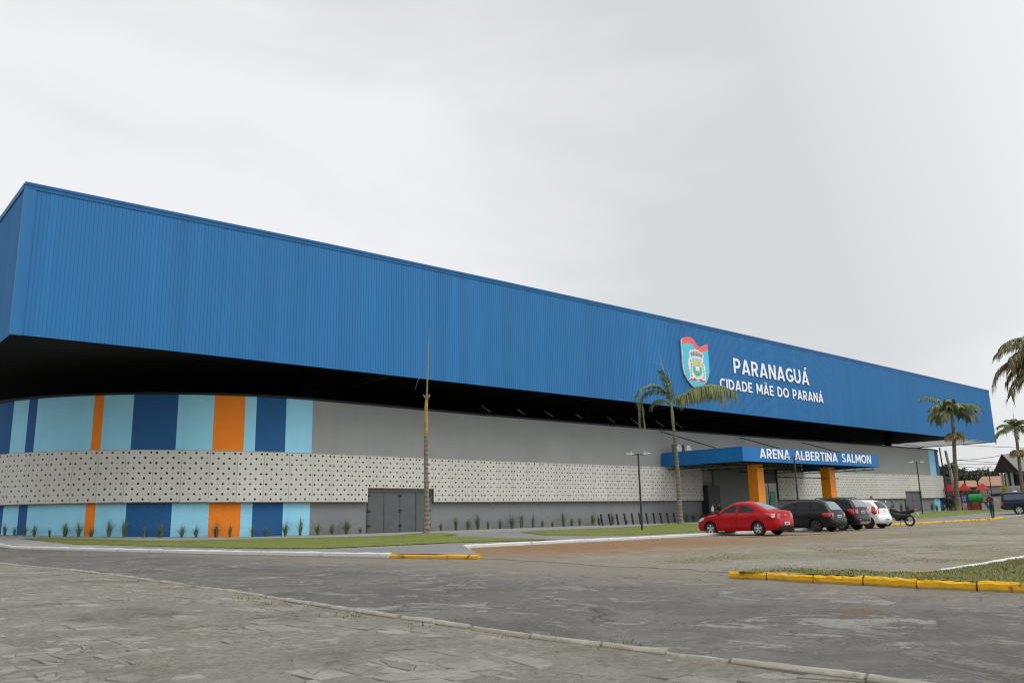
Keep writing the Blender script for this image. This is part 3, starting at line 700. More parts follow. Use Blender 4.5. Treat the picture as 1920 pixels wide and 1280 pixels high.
# thin copper coloured drip edge below the band
def zb(x): return interp(BTOP, x)-3.26
DRIP = M('brown_drip_edge', (.2, .13, .085), .7)
mb = MB(); allv = [(SA(86), SX(31.9), 0), (SX(31.9), SX(37.7), .978), (SX(37.7), SX(71.8), 0), (SX(86.1), SX(118.6), 0), (SX(118.6), SX(123.8), .978), (SX(123.8), SX(139), 0)]
for s0, s1, dz in allv:
    m_ = sweep(s0, s1, OFF-.3, OFF+.015, lambda x, d=dz: zb(x)-.05+d, lambda x, d=dz: zb(x)-.012+d, max(6, int((s1-s0)/1.5))); mb.add(m_.v, m_.f)
for s0, s1 in ((SA(86), SX(71.8)), (SX(86.1), SX(139))):
    m_ = sweep(s0, s1, .002, OFF+.03, lambda x: interp(BTOP, x)+.003, lambda x: interp(BTOP, x)+.02, max(6, int((s1-s0)/1.2))); cap_ = m_.build('band_light_stop', M('band_light_stop_paint', (.42, .41, .37), .6), arena, fix=True)  # closing strip added on top so the cavity behind the panels stays dark
mb.build('drip_edge', DRIP, arena, fix=True)
# folding steel gates
GATE = M('grey_steel_door', (.085, .092, .094), .5, .12, 2); HNG = M('black_iron', (.02, .02, .02), .5)
def gate(x0, x1, z0, z1, leaves, y=52.47):
    mb = MB(); mb.box(x0+.06, x1-.06, y-.02, y, z0, z1-.06); f = mb.build('gate', HNG, arena)
    w = (x1-x0-.1)/leaves
    for i in range(leaves):
        mb = MB(); a = x0+.05+i*w; mb.box(a+.02, a+w-.02, y-.075, y-.023, z0+.04, z1-.3); mb.box(a+.09, a+w-.09, y-.088, y-.078, z0+.14, z1-.42)
        mb.build('gate_leaf', GATE, f)
    mb = MB(); mb.box(x0, x1, y-.1, y-.023, z1-.27, z1-.04); mb.build('lintel', M('gate_lintel', (.13, .135, .135), .6), f)
    for i in (0, leaves//2, leaves):
        for zz in (.5, 1.55, 2.65):
            a = x0+.05+min(max(i*w, .12), (x1-x0)-.22); mb = MB(); mb.box(a-.12, a+.12, y-.12, y-.078, z0+zz-.06, z0+zz+.1); mb.build('hinge', HNG, f)
    return f
gate(31.95, 37.6, .1, 3.3, 4); gate(118.7, 123.7, .4, 3.3, 2)

# entrance canopy
CX0, CX1, CYF, CZ0, CZ1 = 65.65, 92.2, 43.1, 5.53, 6.87
CB = mat_clad('blue_canopy_panel', (.012, .145, .40))
mb = MB(); mb.box(CX0, CX1, CYF, CYF+.12, CZ0, CZ1); mb.box(CX0, CX0+.12, CYF+.123, 52.4, CZ0, CZ1); mb.box(CX1-.12, CX1, CYF+.123, 52.4, CZ0, CZ1)
can = mb.build('entrance_canopy', CB, arena)
mb = MB(); mb.box(CX0+.13, CX1-.13, CYF+.13, 52.4, CZ1-.35, CZ1-.2); mb.build('canopy_roof', M('pale_grey_sheet', (.12, .12, .12), .7), can)
mb = MB()
STL = _mc['dark_steel']
for yy in (43.6, 45.6, 48.5, 51.5):
    zt_, zb_ = CZ1-.5, CZ0-.12 if yy < 50 else CZ0+.1
    mb.tube([(CX0+.3, yy, zb_+.25), (CX1-.3, yy, zb_+.25)], .05, 6)
    mb.tube([(CX0+.3, yy, zt_), (CX1-.3, yy, zt_)], .05, 6)
    for i in range(22):
        xa = CX0+.5+i*1.18; mb.tube([(xa, yy, zt_), (xa+.59, yy, zb_+.25), (xa+1.18, yy, zt_)], .03, 4)
for xx in (CX0+.6, 71.9, 79, 86, CX1-.6):
    mb.tube([(xx, 43.4, CZ0-.28), (xx, 52.3, CZ0-.28)], .05, 6)
    for i in range(8): mb.tube([(xx, 43.5+i*1.1, CZ0-.28), (xx, 44.05+i*1.1, CZ0+.5), (xx, 44.6+i*1.1, CZ0-.28)], .03, 4)
mb.tube([(71.9, 45.8, 4.35), (88, 45.8, 4.35)], .05, 6)
mb.build('canopy_truss', STL, can)
ORG = M('orange_column_paint', (.86, .27, .010), .5, .07, 1.5)
for x0, x1, y1 in ((71.35, 72.5, 46.45), (85.3, 86.5, 46.45)):
    mb = MB(); mb.box(x0, x1, 45.4, y1, .05, CZ0-.02); mb.build('column', ORG, can)
for xa in (65.75, 79.6, 92.7):
    mb = MB()
    mb.tube([(xa, 52.45, 9.05), (xa-.3 if xa < 92 else 91.9, 45.8, 6.9)], .05, 6)
    mb.build('tie_rod', STL, can)
# entrance doors and dark glazing under the canopy
DG = M('dark_entrance_grey', (.07, .072, .072), .6); GL = M('dark_glass', (.012, .016, .018), .08, .1, spec=.6)
mb = MB(); mb.box(71.85, 73.9, 51.6, 52.47, .1, 3.75); mb.build('entrance_door', M('black_door', (.022, .025, .027), .5), arena)
mb = MB(); mb.box(73.93, 80.5, 52.3, 52.49, .1, 5.4); mb.build('entrance_panel', M('entrance_panel_grey', (.13, .132, .13), .6), arena)
mb = MB(); mb.box(80.6, 86.0, 52.34, 52.46, .1, 5.4); e_ = mb.build('entrance_frame', DG, arena)
for i in range(3):
    mb = MB(); mb.box(80.75+i*1.75, 82.35+i*1.75, 52.28, 52.335, .2, 4.1); mb.build('door_glass', GL, e_)
for i, (za, zb2) in enumerate(((1.95, 3.15), (.75, 1.85))):
    mb = MB(); mb.box(84.42, 85.42, 52.24, 52.27, za, zb2); f = mb.build('poster', M('green_poster', (.035, .33, .17), .6, .15, 3))
    tag(f, ['green poster on the entrance glass, the upper of two', 'green poster on the entrance glass, the lower of two'][i], 'poster', 'green posters beside the entrance')
    mb = MB()
    for j in range(4): mb.box(84.55, 84.85+.14*((j*7) % 4), 52.232, 52.238, zb2-.22-j*.22, zb2-.14-j*.22)
    mb.build('print', M('pale_green_print', (.2, .5, .33), .6), f)

# ------------------------------------------------------------------ lettering and crest
WHITE = M('white_letter', (.78, .78, .82), .4, .03, 1)
# bold sans capitals drawn as joined strokes; every glyph is 1 high
SWT = .185
def _seg(p, q, w=SWT):
    p, q = Vector(p), Vector(q); d = (q-p).normalized(); n_ = Vector((-d.y, d.x))*w/2
    return [p-n_, q-n_, q+n_, p+n_]
def _diag(x0, x1, y0, y1, w):      # slanted bar with horizontal ends
    return [Vector((x0, y0)), Vector((x0+w, y0)), Vector((x1+w, y1)), Vector((x1, y1))]
def _rect(x0, x1, y0, y1): return [Vector((x0, y0)), Vector((x1, y0)), Vector((x1, y1)), Vector((x0, y1))]
def _arc(cx, cy, rx, ry, a0, a1, w=SWT, n=18):
    o = [Vector((cx+rx*math.cos(R(a0+(a1-a0)*i/n)), cy+ry*math.sin(R(a0+(a1-a0)*i/n)))) for i in range(n+1)]
    o += [Vector((cx+(rx-w)*math.cos(R(a1+(a0-a1)*i/n)), cy+(ry-w)*math.sin(R(a1+(a0-a1)*i/n)))) for i in range(n+1)]
    return o
def glyph(ch):
    w = SWT; A_ = lambda: [_diag(0, .31, 0, 1, w*1.08), _diag(.84-w*1.08, .84-w*1.08-.31, 0, 1, w*1.08), _rect(.16, .68, .17, .17+w*.78)]
    if ch == 'P': return .66, [_rect(0, w, 0, 1), _rect(w*.5, .36, 1-w*.9, 1), _rect(w*.5, .36, .32, .32+w*.9), _arc(.34, .66, .33, .34, -90, 90)]
    if ch == 'R': return .70, [_rect(0, w, 0, 1), _rect(w*.5, .36, 1-w*.9, 1), _rect(w*.5, .36, .34, .34+w*.9), _arc(.34, .67, .33, .33, -90, 90), _diag(.46, .24, 0, .42, w*1.2)]
    if ch == 'B': return .68, [_rect(0, w, 0, 1), _rect(w*.5, .4, 1-w*.9, 1), _rect(w*.5, .42, .42, .42+w*.8), _rect(w*.5, .4, 0, w*.9), _arc(.37, .745, .27, .255, -90, 90, w*.95), _arc(.38, .295, .30, .295, -90, 90, w*.95)]
    if ch in 'AÁÃ':
        g_ = A_()
        if ch == 'Á': g_.append([Vector((.36, 1.08)), Vector((.50, 1.08)), Vector((.66, 1.27)), Vector((.45, 1.27))])
        if ch == 'Ã': g_ += [_arc(.33, 1.10, .12, .12, 15, 165, .09, 8), _arc(.52, 1.21, .12, .12, 195, 345, .09, 8)]
        return .84, g_
    if ch == 'N': return .76, [_rect(0, w, 0, 1), _rect(.76-w, .76, 0, 1), _diag(.76-w*1.15, 0, 0, 1, w*1.15)]
    if ch == 'M': return .92, [_rect(0, w, 0, 1), _rect(.92-w, .92, 0, 1), _diag(.46-w*.55, .0, .22, 1, w*1.1), _diag(.46-w*.55, .92-w*1.1, .22, 1, w*1.1)]
    if ch == 'G': return .80, [_arc(.46, .5, .46, .5, 42, 338), _rect(.44, .80, .36, .36+w*.85), _rect(.80-w, .80, .15, .5)]
    if ch == 'C': return .76, [_arc(.46, .5, .46, .5, 46, 314)]
    if ch == 'O': return .92, [_arc(.46, .5, .46, .5, 0, 181), _arc(.46, .5, .46, .5, 180, 361)]
    if ch == 'U': return .76, [_rect(0, w, .36, 1), _rect(.76-w, .76, .36, 1), _arc(.38, .38, .38, .38, 180, 360)]
    if ch == 'I': return w, [_rect(0, w, 0, 1)]
    if ch == 'D': return .78, [_rect(0, w, 0, 1), _rect(w*.5, .34, 1-w*.9, 1), _rect(w*.5, .34, 0, w*.9), _arc(.32, .5, .46, .5, -90, 90)]
    if ch == 'E': return .58, [_rect(0, w, 0, 1), _rect(w*.5, .58, 1-w*.9, 1), _rect(w*.5, .54, .41, .41+w*.85), _rect(w*.5, .58, 0, w*.9)]
    if ch == 'L': return .54, [_rect(0, w, 0, 1), _rect(w*.5, .54, 0, w*.9)]
    if ch == 'T': return .66, [_rect(.33-w/2, .33+w/2, 0, 1), _rect(0, .66, 1-w*.9, 1)]
    if ch == 'S': return .66, [_arc(.34, .73, .30, .27, 35, 270, w*.92), _arc(.32, .285, .33, .285, -145, 90, w*.92)]
    return .4, []
def lettering(name, lines, depth, y, label, cat='sign', track=.13, space=.5):
    root = thing(name, label, cat)
    for txt, x0, x1, zb_, cap in lines:
        tot = 0; pos = []
        for ch in txt:
            if ch == ' ': tot += space; continue
            gw, polys = glyph(ch); pos.append((ch, tot, gw, polys)); tot += gw+track
        tot -= track; kx = (x1-x0)/tot
        for ch, px_, gw, polys in pos:
            pts = []; fcs = []
            for pl in polys:
                # keep every outline counter-clockwise so overlapping strokes merge
                ar = sum(pl[i].x*pl[(i+1) % len(pl)].y-pl[(i+1) % len(pl)].x*pl[i].y for i in range(len(pl)))
                if ar < 0: pl = list(reversed(pl))
                fcs.append(list(range(len(pts), len(pts)+len(pl)))); pts += [Vector((p_.x, p_.y)) for p_ in pl]
            tests = [inpoly([(p_.x, p_.y) for p_ in pl]) for pl in polys]
            r = delaunay_2d_cdt(pts, [], fcs, 0, 1e-4); mb = MB()
            keep = []
            for f in r[2]:       # keep only triangles covered by a stroke, so that the counters stay open
                cx_ = sum(r[0][i].x for i in f)/len(f); cy_ = sum(r[0][i].y for i in f)/len(f)
                if any(t_(cx_, cy_) for t_ in tests): keep.append(f)
            r = (r[0], r[1], keep)
            W_ = lambda v, d: (x0+(px_+v.x)*kx, y-d, zb_+v.y*cap)
            mb.add([W_(v, depth) for v in r[0]], [tuple(f) for f in r[2]])
            cnt = {}
            for f in r[2]:
                for i in range(len(f)): e_ = (f[i], f[(i+1) % len(f)]); cnt[e_] = cnt.get(e_, 0)+1
            for (a, b) in cnt:
                if (b, a) not in cnt: mb.add([W_(r[0][a], depth), W_(r[0][b], depth), W_(r[0][b], 0), W_(r[0][a], 0)], [(0, 1, 2, 3)])
            mb.build('letter', WHITE, root, fix=True)
    return root
lettering('wall_sign', [('PARANAGUÁ', 74.1, 89.3, 15.27, 1.61), ('CIDADE MÃE DO PARANÁ', 71.4, 92.2, 13.40, 1.10)], .035, 48.93, 'two lines of raised white capital letters on the blue upper wall')
lettering('canopy_sign', [('ARENA ALBERTINA SALMON', 68.4, 90.35, 5.87, .9)], .03, 43.09, 'row of raised white capital letters on the blue entrance canopy', track=.12, space=.62)

def flat(poly, y, th, mats, name, parent, hole=None):
    P = [Vector(p) for p in poly]; k = len(P)
    r = delaunay_2d_cdt(P, [], [list(range(k))], 1, 1e-5)
    mb = MB(); n = len(r[0])
    mb.add([(v.x, y, v.y) for v in r[0]], [tuple(f) for f in r[2]])
    for i in range(k):
        a, b = P[i], P[(i+1) % k]; mb.quad((a.x, y, a.y), (b.x, y, b.y), (b.x, y+th, b.y), (a.x, y+th, a.y))
    return mb.build(name, mats, parent, fix=True)
def smooth_poly(pts, n=6, closed=True):
    o = []; k = len(pts)
    for i in range(k):
        p0, p1, p2, p3 = [Vector(pts[(i+j) % k]) for j in (-1, 0, 1, 2)]
        for j in range(n):
            t = j/n; o.append(tuple(.5*((2*p1)+(p2-p0)*t+(2*p0-5*p1+4*p2-p3)*t*t+(3*p1-p0-3*p2+p3)*t**3)))
    return o
crest = thing('city_crest', 'tall cyan and red shield emblem with a small coat of arms on the blue wall', 'emblem')
wave_t = [(65.25, 17.70), (65.7, 17.98), (66.3, 18.15), (66.9, 18.16), (67.3, 17.98), (67.55, 17.72), (67.75, 17.48), (68.1, 17.36), (68.6, 17.42), (69.1, 17.62), (69.6, 17.80)]
wave_b = [(65.4, 17.30), (65.8, 17.42), (66.4, 17.52), (66.95, 17.48), (67.25, 17.3), (67.5, 17.05), (67.75, 16.85), (68.15, 16.78), (68.6, 16.86), (69.1, 17.02), (69.6, 17.18)]
lower = [(69.62, 17.1), (69.62, 15.0), (69.35, 14.3), (68.9, 13.75), (68.2, 13.3), (67.4, 12.95), (66.6, 13.25), (65.95, 13.75), (65.45, 14.35), (65.25, 15.0)]
flat(wave_t+lower, 48.80, .12, M('crest_side_grey', (.55, .57, .58), .5), 'backing', crest)
flat(wave_b+[(69.6, 15.0), (69.3, 14.3), (68.85, 13.8), (68.2, 13.38), (67.4, 13.05), (66.65, 13.33), (66.05, 13.8), (65.6, 14.38), (65.42, 15.0)], 48.78, .018, M('crest_cyan', (.075, .50, .68), .5, .05), 'field', crest)
flat([(65.42, 17.74)]+wave_t[1:]+list(reversed(wave_b)), 48.78, .018, M('crest_red', (.78, .115, .12), .5, .05), 'ribbon_band', crest)
CW, CGy, CGn, CYl, CRd, CBl = M('crest_white', (.72, .72, .7), .5), M('crest_grey', (.3, .29, .32), .5), M('crest_green', (.10, .42, .24), .5), M('crest_yellow', (.75, .52, .04), .5), M('crest_red_ribbon', (.55, .06, .07), .5), M('crest_pale_blue', (.3, .55, .68), .5)
flat([(66.35, 16.55), (66.55, 16.85), (67.0, 16.93), (67.5, 16.98), (68.0, 16.92), (68.55, 16.72), (68.75, 16.45), (68.62, 16.05), (68.7, 15.8), (68.85, 15.4), (68.95, 14.8), (68.85, 14.3), (68.85, 13.85), (68.6, 13.72), (68.0, 13.85), (67.5, 13.72), (67.0, 13.88), (66.4, 13.75), (66.15, 13.85), (66.3, 14.2), (66.2, 14.8), (66.1, 15.4), (66.2, 15.85), (66.4, 16.15)], 48.765, .012, CW, 'arms_ground', crest)
flat([(66.5, 16.5), (66.75, 16.76), (67.5, 16.86), (68.2, 16.78), (68.58, 16.52), (68.42, 16.18), (67.9, 16.32), (67.2, 16.34), (66.7, 16.2)], 48.755, .008, CGy, 'mural_crown', crest)
for x in (66.85, 67.32, 67.8, 68.22): flat([(x-.1, 16.64), (x+.1, 16.64), (x+.09, 16.76), (x-.09, 16.76)], 48.748, .005, CW, 'crenel', crest)
for x in (67.05, 67.5, 67.98): flat(smooth_poly([(x-.06, 16.45), (x, 16.39), (x+.06, 16.45), (x, 16.52)], 3), 48.748, .005, M('crest_dark', (.06, .06, .07), .5), 'gate_arch', crest)
flat([(66.8, 16.1), (68.3, 16.1), (68.3, 14.7), (68.0, 14.35), (67.55, 14.2), (67.1, 14.35), (66.8, 14.7)], 48.756, .008, CBl, 'shield', crest)
flat([(66.86, 15.55), (67.1, 15.78), (67.5, 15.86), (68.0, 15.78), (68.24, 15.55), (68.24, 15.4), (66.86, 15.4)], 48.75, .005, CYl, 'hill', crest)
flat([(66.86, 15.2), (67.2, 15.2), (67.2, 14.75), (67.95, 14.75), (67.95, 15.2), (68.26, 15.2), (68.26, 14.7), (68.0, 14.42), (67.55, 14.28), (67.1, 14.42), (66.86, 14.7)], 48.748, .006, CGn, 'field_green', crest)
flat([(67.3, 15.25), (67.8, 15.25), (67.85, 14.85), (67.3, 14.85)], 48.746, .006, CW, 'harbour', crest)
for sgn in (-1, 1):
    for i in range(6):
        z = 14.2+i*.3; x = 67.55+sgn*(1.0+.08*math.sin(i*1.3))
        flat([(x-.11, z), (x, z-.1), (x+.11, z), (x+.04, z+.16), (x-.04, z+.16)], 48.75, .006, CGn if sgn > 0 else M('crest_olive', (.16, .3, .16), .5), 'branch_leaf', crest)
flat([(66.85, 14.12), (67.2, 13.98), (67.6, 13.95), (68.1, 14.05), (68.3, 14.2), (68.2, 13.9), (68.75, 13.98), (68.75, 13.78), (68.05, 13.82), (67.55, 13.9), (67.0, 13.83), (66.3, 13.82), (66.3, 14.0), (66.9, 13.92)], 48.748, .006, CRd, 'motto_ribbon', crest)

# lamps in the dark gap under the roof
TUBE = M('white_tube_lamp', (.62, .6, .55), .5)
for i, x in enumerate((43.2, 47.2, 50.6, 54.6, 58.9, 62.4, 66.4, 69.5)):
    mb = MB(); mb.tube([(x+.95, 54.2, 10.35), (x+1.35, 53.5, 9.75)], .03, 6); o = mb.build('tube_lamp', TUBE)
    tag(o, 'thin pale tube lamp slanting in the dark gap, %s from the left' % ('first', 'second', 'third', 'fourth', 'fifth', 'sixth', 'seventh', 'eighth')[i], 'lamp', 'pale tube lamps in the gap above the grey wall')
# air conditioners on the canopy roof
ACW, ACD = M('ac_grey_case', (.16, .165, .17), .5), M('ac_white_frame', (.62, .62, .62), .5)
def ac(x, y, label):
    t = thing('air_conditioner', label, 'air conditioner', (x, y, 6.68), 0, 'air conditioners on the canopy roof')
    mb = MB(); mb.box(-.55, .55, -.2, .2, .18, 1.0); mb.build('case', ACW, t)
    mb = MB()
    for r_ in (.36, .24, .12): mb.lathe([(r_, -.235), (r_-.05, -.245), (r_-.05, -.205), (r_, -.205)], 20, 'y', (.1, 0, .58))
    mb.box(-.28, .48, -.235, -.222, .55, .61); mb.build('fan_guard', ACD, t)
    for sx in (-1, 1):
        mb = MB(); mb.box(sx*.5-.04, sx*.5+.04, -.26, .3, 0, .178); mb.build('foot', ACD, t)
ac(66.6, 51.2, 'outdoor air conditioner with white fan guard at the left end of the canopy'); ac(68.15, 51.2, 'outdoor air conditioner with white fan guard, nearer the canopy sign than its twin'); ac(84.2, 49.5, 'lone grey air conditioner peeking over the middle of the canopy front')

# ------------------------------------------------------------------ ornamental grass along the wall
def tuft(seed, n=46, h=.85, sp=.5):
    rnd = random.Random(seed); mb = MB()
    for i in range(n):
        a = rnd.uniform(0, 6.28); r0 = rnd.uniform(0, .08); lean = abs(rnd.gauss(0, sp)); hh = h*rnd.uniform(.5, 1.05); wd = rnd.uniform(.009, .016)
        bx, by = r0*math.cos(a), r0*math.sin(a); ca, sa = math.cos(a), math.sin(a); px, py = -sa*wd, ca*wd; pts = []
        for j in range(4):
            t = j/3; o_ = lean*hh*t**1.7; pts.append((bx+ca*o_, by+sa*o_, hh*t*(1-.22*lean*t)))
        vs = []
        for j, p_ in enumerate(pts):
            k = (1, .9, .6, .08)[j]; vs += [(p_[0]-px*k, p_[1]-py*k, p_[2]), (p_[0]+px*k, p_[1]+py*k, p_[2])]
        mb.add(vs, [(2*j, 2*j+1, 2*j+3, 2*j+2) for j in range(3)], rnd.choice((0, 0, 0, 1, 2)))
    return mb
TM = [M('tuft_green', (.075, .115, .042), .7), M('tuft_light', (.15, .195, .085), .7), M('tuft_dry', (.2, .18, .1), .7)]
tvar = []
for i in range(5):
    o = tuft(40+i, 60+i*6, .85, (.25, .45, .35, .5, .3)[i]).build('grass_clump', TM); tvar.append(o.data); bpy.data.objects.remove(o)
ORD = ['first', 'second', 'third', 'fourth', 'fifth', 'sixth', 'seventh', 'eighth', 'ninth', 'tenth', 'eleventh', 'twelfth', 'thirteenth', 'fourteenth', 'fifteenth', 'sixteenth', 'seventeenth', 'eighteenth', 'nineteenth', 'twentieth']
tl = [[11.17, 61.65], [11.57, 60.94], [11.93, 60.35], [12.46, 59.57], [13.04, 58.81], [13.67, 58.06], [14.33, 57.36], [14.96, 56.75], [15.73, 56.07], [16.5, 55.48], [17.38, 54.86], [18.35, 54.27], [19.31, 53.76], [20.19, 53.36], [21.37, 52.89], [22.14, 52.64], [23.36, 52.32], [24.36, 52.12], [25.56, 51.95], [26.57, 51.87]]
rnd = random.Random(5)
def put_tuft(x, y, label, group, k=None, s=None):
    o = bpy.data.objects.new('grass_clump', tvar[rnd.randrange(5) if k is None else k]); COL.objects.link(o)
    s = (s or 1)*rnd.uniform(.7, 1.5); o.location = (x+rnd.uniform(-.12, .12), y, .12+g(x, y)); o.scale = (s*rnd.uniform(.85, 1.15), s, s*rnd.uniform(.85, 1.15)); o.rotation_euler = (0, 0, rnd.uniform(0, 6.28))
    tag(o, label, 'plant', group)
for i, (x, y) in enumerate(tl): put_tuft(x, y, 'spiky grass clump before the striped curved wall, %s from the left' % ORD[i], 'spiky grass clumps along the striped wall')
for i, x in enumerate((27.75, 28.9, 30.0, 31.05)): put_tuft(x, 51.85, 'spiky grass clump on grey wall left of the near gate, %s from the left' % ORD[i], 'spiky grass clumps left of the near gate')
for i, x in enumerate((38.15, 39.46, 40.67, 41.77, 42.8, 43.99, 45.23, 46.36, 47.54, 48.65, 49.83, 51.05, 52.13, 53.23, 54.69, 55.72, 57.4, 59.3, 61.4)):
    put_tuft(x, 51.85, 'spiky grass clump between the near gate and the canopy, %s from the left' % ORD[i], 'spiky grass clumps between gate and canopy')
for i, x in enumerate((68.2, 69.4, 70.9)): put_tuft(x, 51.8, 'dark grass clump in the shade of the canopy, %s from the left' % ORD[i], 'grass clumps under the canopy', s=1.1)
for i, x in enumerate((113, 115.5, 117.6, 125.3, 127, 128.6)): put_tuft(x, 51.6, 'spiky grass clump near the far gate, %s from the left' % ORD[i], 'spiky grass clumps by the far gate', s=1.3)

# bike rack posts
PST = M('black_post', (.02, .021, .022), .6)
mb = MB(); mb.add([(-.06, -.05, -.1), (.06, -.05, -.1), (.06, .05, -.1), (-.06, .05, -.1), (-.28, -.05, .98), (-.14, -.05, 1.0), (-.14, .05, 1.0), (-.28, .05, .98)],
                  [(3, 2, 1, 0), (4, 5, 6, 7), (0, 1, 5, 4), (1, 2, 6, 5), (2, 3, 7, 6), (3, 0, 4, 7)])
p0 = mb.build('bike_post', PST); pm = p0.data; bpy.data.objects.remove(p0)
for i in range(11):
    o = bpy.data.objects.new('bike_post', pm); COL.objects.link(o); o.location = (52.9+i*1.06, 48.9+.06*i, .12)
    tag(o, 'dark slanting bicycle stand post by the grey wall, %s from the left' % ORD[i], 'bike stand', 'dark slanting bicycle stand posts')

# ------------------------------------------------------------------ palms
def ringed_bark(name, a, b, ring=10):
    n = NT(name); v = n.coord(); z = n.xyz(v)[2]
    w_ = n.math('ADD', n.math('MULTIPLY', z, ring), n.math('MULTIPLY', n.noise(v, 3, 3), 1.2))
    s = n.math('SINE', w_)
    c = n.mix(n.ramp(s, [(0, 0), (.9, .35), (1, 1)]), a, b)
    c = n.mix(n.ramp(n.noise(v, 5, 6, .7), [(.5, 0), (.75, .8)]), c, (.30, .29, .25))
    c = n.mix(n.ramp(n.noise(n.mapping(v, loc=(3, 1, 2)), 3, 6, .7), [(.58, 0), (.7, .7)]), c, (.09, .08, .06))
    n.bump(n.math('ADD', s, n.noise(v, 20, 4)), .5, .02)
    return n.fin(c, .9, .15)
BARK = ringed_bark('palm_bark', (.21, .18, .145), (.12, .10, .08), 24)
BARKB = ringed_bark('palm_bark_brown', (.17, .145, .11), (.10, .075, .055), 24)
SHAFT = M('palm_crownshaft', (.22, .24, .09), .5, .3, 2); TAN = M('palm_tan_sheath', (.34, .22, .085), .7, .3, 3)
LEAF = [M('palm_leaf_green', (.14, .19, .065), .55, .25, 2), M('palm_leaf_olive', (.23, .25, .105), .55, .25, 2), M('palm_leaf_brown', (.125, .08, .035), .7, .3, 2)]
DRY = [M('dry_frond', (.36, .27, .12), .8, .25, 2), M('dry_frond_dark', (.24, .17, .08), .8, .25, 2), M('dry_frond_pale', (.42, .33, .17), .8, .25, 2)]
RACH = M('palm_rachis', (.19, .19, .07), .6)
def frond(parent, base, az, el, L, droop, leaf=.55, n=60, mats=None, wts=(0, 0, 0, 1), hang=.5, seed=0, mesh_name='frond', width=.035, curl=1.0, brown_tip=0):
    """a feather frond: curved midrib with two rows of leaflets"""
    rnd = random.Random(seed); mb = MB(); base = Vector(base); d = Vector((math.cos(az), math.sin(az), 0)); up = Vector((0, 0, 1)); side = Vector((-math.sin(az), math.cos(az), 0))
    pts = []; p = base.copy(); ang = el; K = 24
    for i in range(K+1):
        pts.append(p.copy()); t = i/K
        ang = el-droop*(min(1, t*curl)**1.35); p = p+(d*math.cos(ang)+up*math.sin(ang))*(L/K)
    mb.tube(pts, [.035*(1-.85*i/K)*min(1, L/2.2)+.003 for i in range(K+1)], 5, 3)
    for i in range(n):
        t = .12+.88*(i+rnd.random()*.5)/n; f = t*K; j = min(int(f), K-1); q = pts[j].lerp(pts[j+1], f-j); tan = (pts[j+1]-pts[j]).normalized(); nr = side.cross(tan).normalized()
        if nr.z < 0: nr = -nr
        if rnd.random() < .14: continue
        ll = leaf*(math.sin(min(1, t*1.15+.08)*math.pi*.86)**.6+.12)*rnd.uniform(.85, 1.1)
        for sg in (-1, 1):
            dirv = (side*sg*1.0+tan*(.55+.5*t)+nr*rnd.uniform(-.05, .25)).normalized()
            mid = q+dirv*ll*.5+Vector((0, 0, -hang*ll*.16)); end = q+dirv*ll*(1-.35*hang)+Vector((0, 0, -hang*ll*.75))+Vector((rnd.gauss(0, .04), rnd.gauss(0, .04), rnd.gauss(0, .03)))*ll
            wv = (tan*.9+nr*.35*rnd.uniform(-1, 1)).normalized()*width*rnd.uniform(.7, 1.1)
            m_ = rnd.choice(wts)
            if brown_tip and rnd.random() < brown_tip*t: m_ = 2
            mb.add([q-wv*.5, q+wv*.5, mid+wv*.6, mid-wv*.6, end], [(0, 1, 2, 3), (3, 2, 4)], m_)
    return mb.build(mesh_name, (mats or LEAF)+[RACH], parent)
def trunk(parent, pts, rad, mat, name='trunk'):
    P = []; RR = []
    for i in range(len(pts)-1):
        for j in range(6):
            t = j/6; P.append(Vector(pts[i]).lerp(Vector(pts[i+1]), t)); RR.append((rad[i]+(rad[i+1]-rad[i])*t)*(1+.03*random.uniform(-1, 1)))
    P.append(Vector(pts[-1])); RR.append(rad[-1])
    mb = MB(); mb.tube(P, RR, 14); return mb.build(name, mat, parent, smooth=True, angle=60)
RIGHT = math.atan2(-.66, .75)      # azimuth of "picture right"
LEFT = RIGHT+math.pi
# bare palm with a single spear
p = thing('palm_tree', 'palm stripped of fronds, bare trunk with a single spear leaf, on the near lawn', 'palm', (28.07, 39.54, .2))
trunk(p, [(0, 0, 0), (0, 0, .3), (0, -.02, 1.2), (-.05, -.05, 2.6), (-.12, -.1, 4.2), (-.25, -.3, 5.55)], [.23, .20, .165, .135, .118, .11], BARK)
trunk(p, [(-.25, -.3, 5.5), (-.27, -.33, 6.0), (-.32, -.4, 7.0), (-.35, -.5, 7.75)], [.105, .125, .105, .08], TAN, 'crownshaft')
mb = MB(); rnd = random.Random(3)
for i in range(9):
    a = i*.7; mb.tube([(-.35, -.5, 7.6), (-.35+.22*math.cos(a), -.5+.22*math.sin(a), 7.85+.1*rnd.random())], [.05, .02], 5)
mb.build('cut_stub', M('frond_stub', (.3, .2, .13), .8), p)
mb = MB(); mb.tube([(-.35, -.5, 7.6), (-.5, -.8, 9), (-.62, -1.05, 10.2), (-.75, -1.35, 11.75)], [.05, .045, .035, .006], 6)
mb.tube([(-.45, -.7, 8.9), (-.6, -.6, 9.1), (-.85, -.35, 8.75), (-.98, -.25, 8.2)], [.012, .015, .012, .004], 4)
mb.build('spear_leaf', M('spear_green', (.24, .25, .10), .6, .2, 2), p)
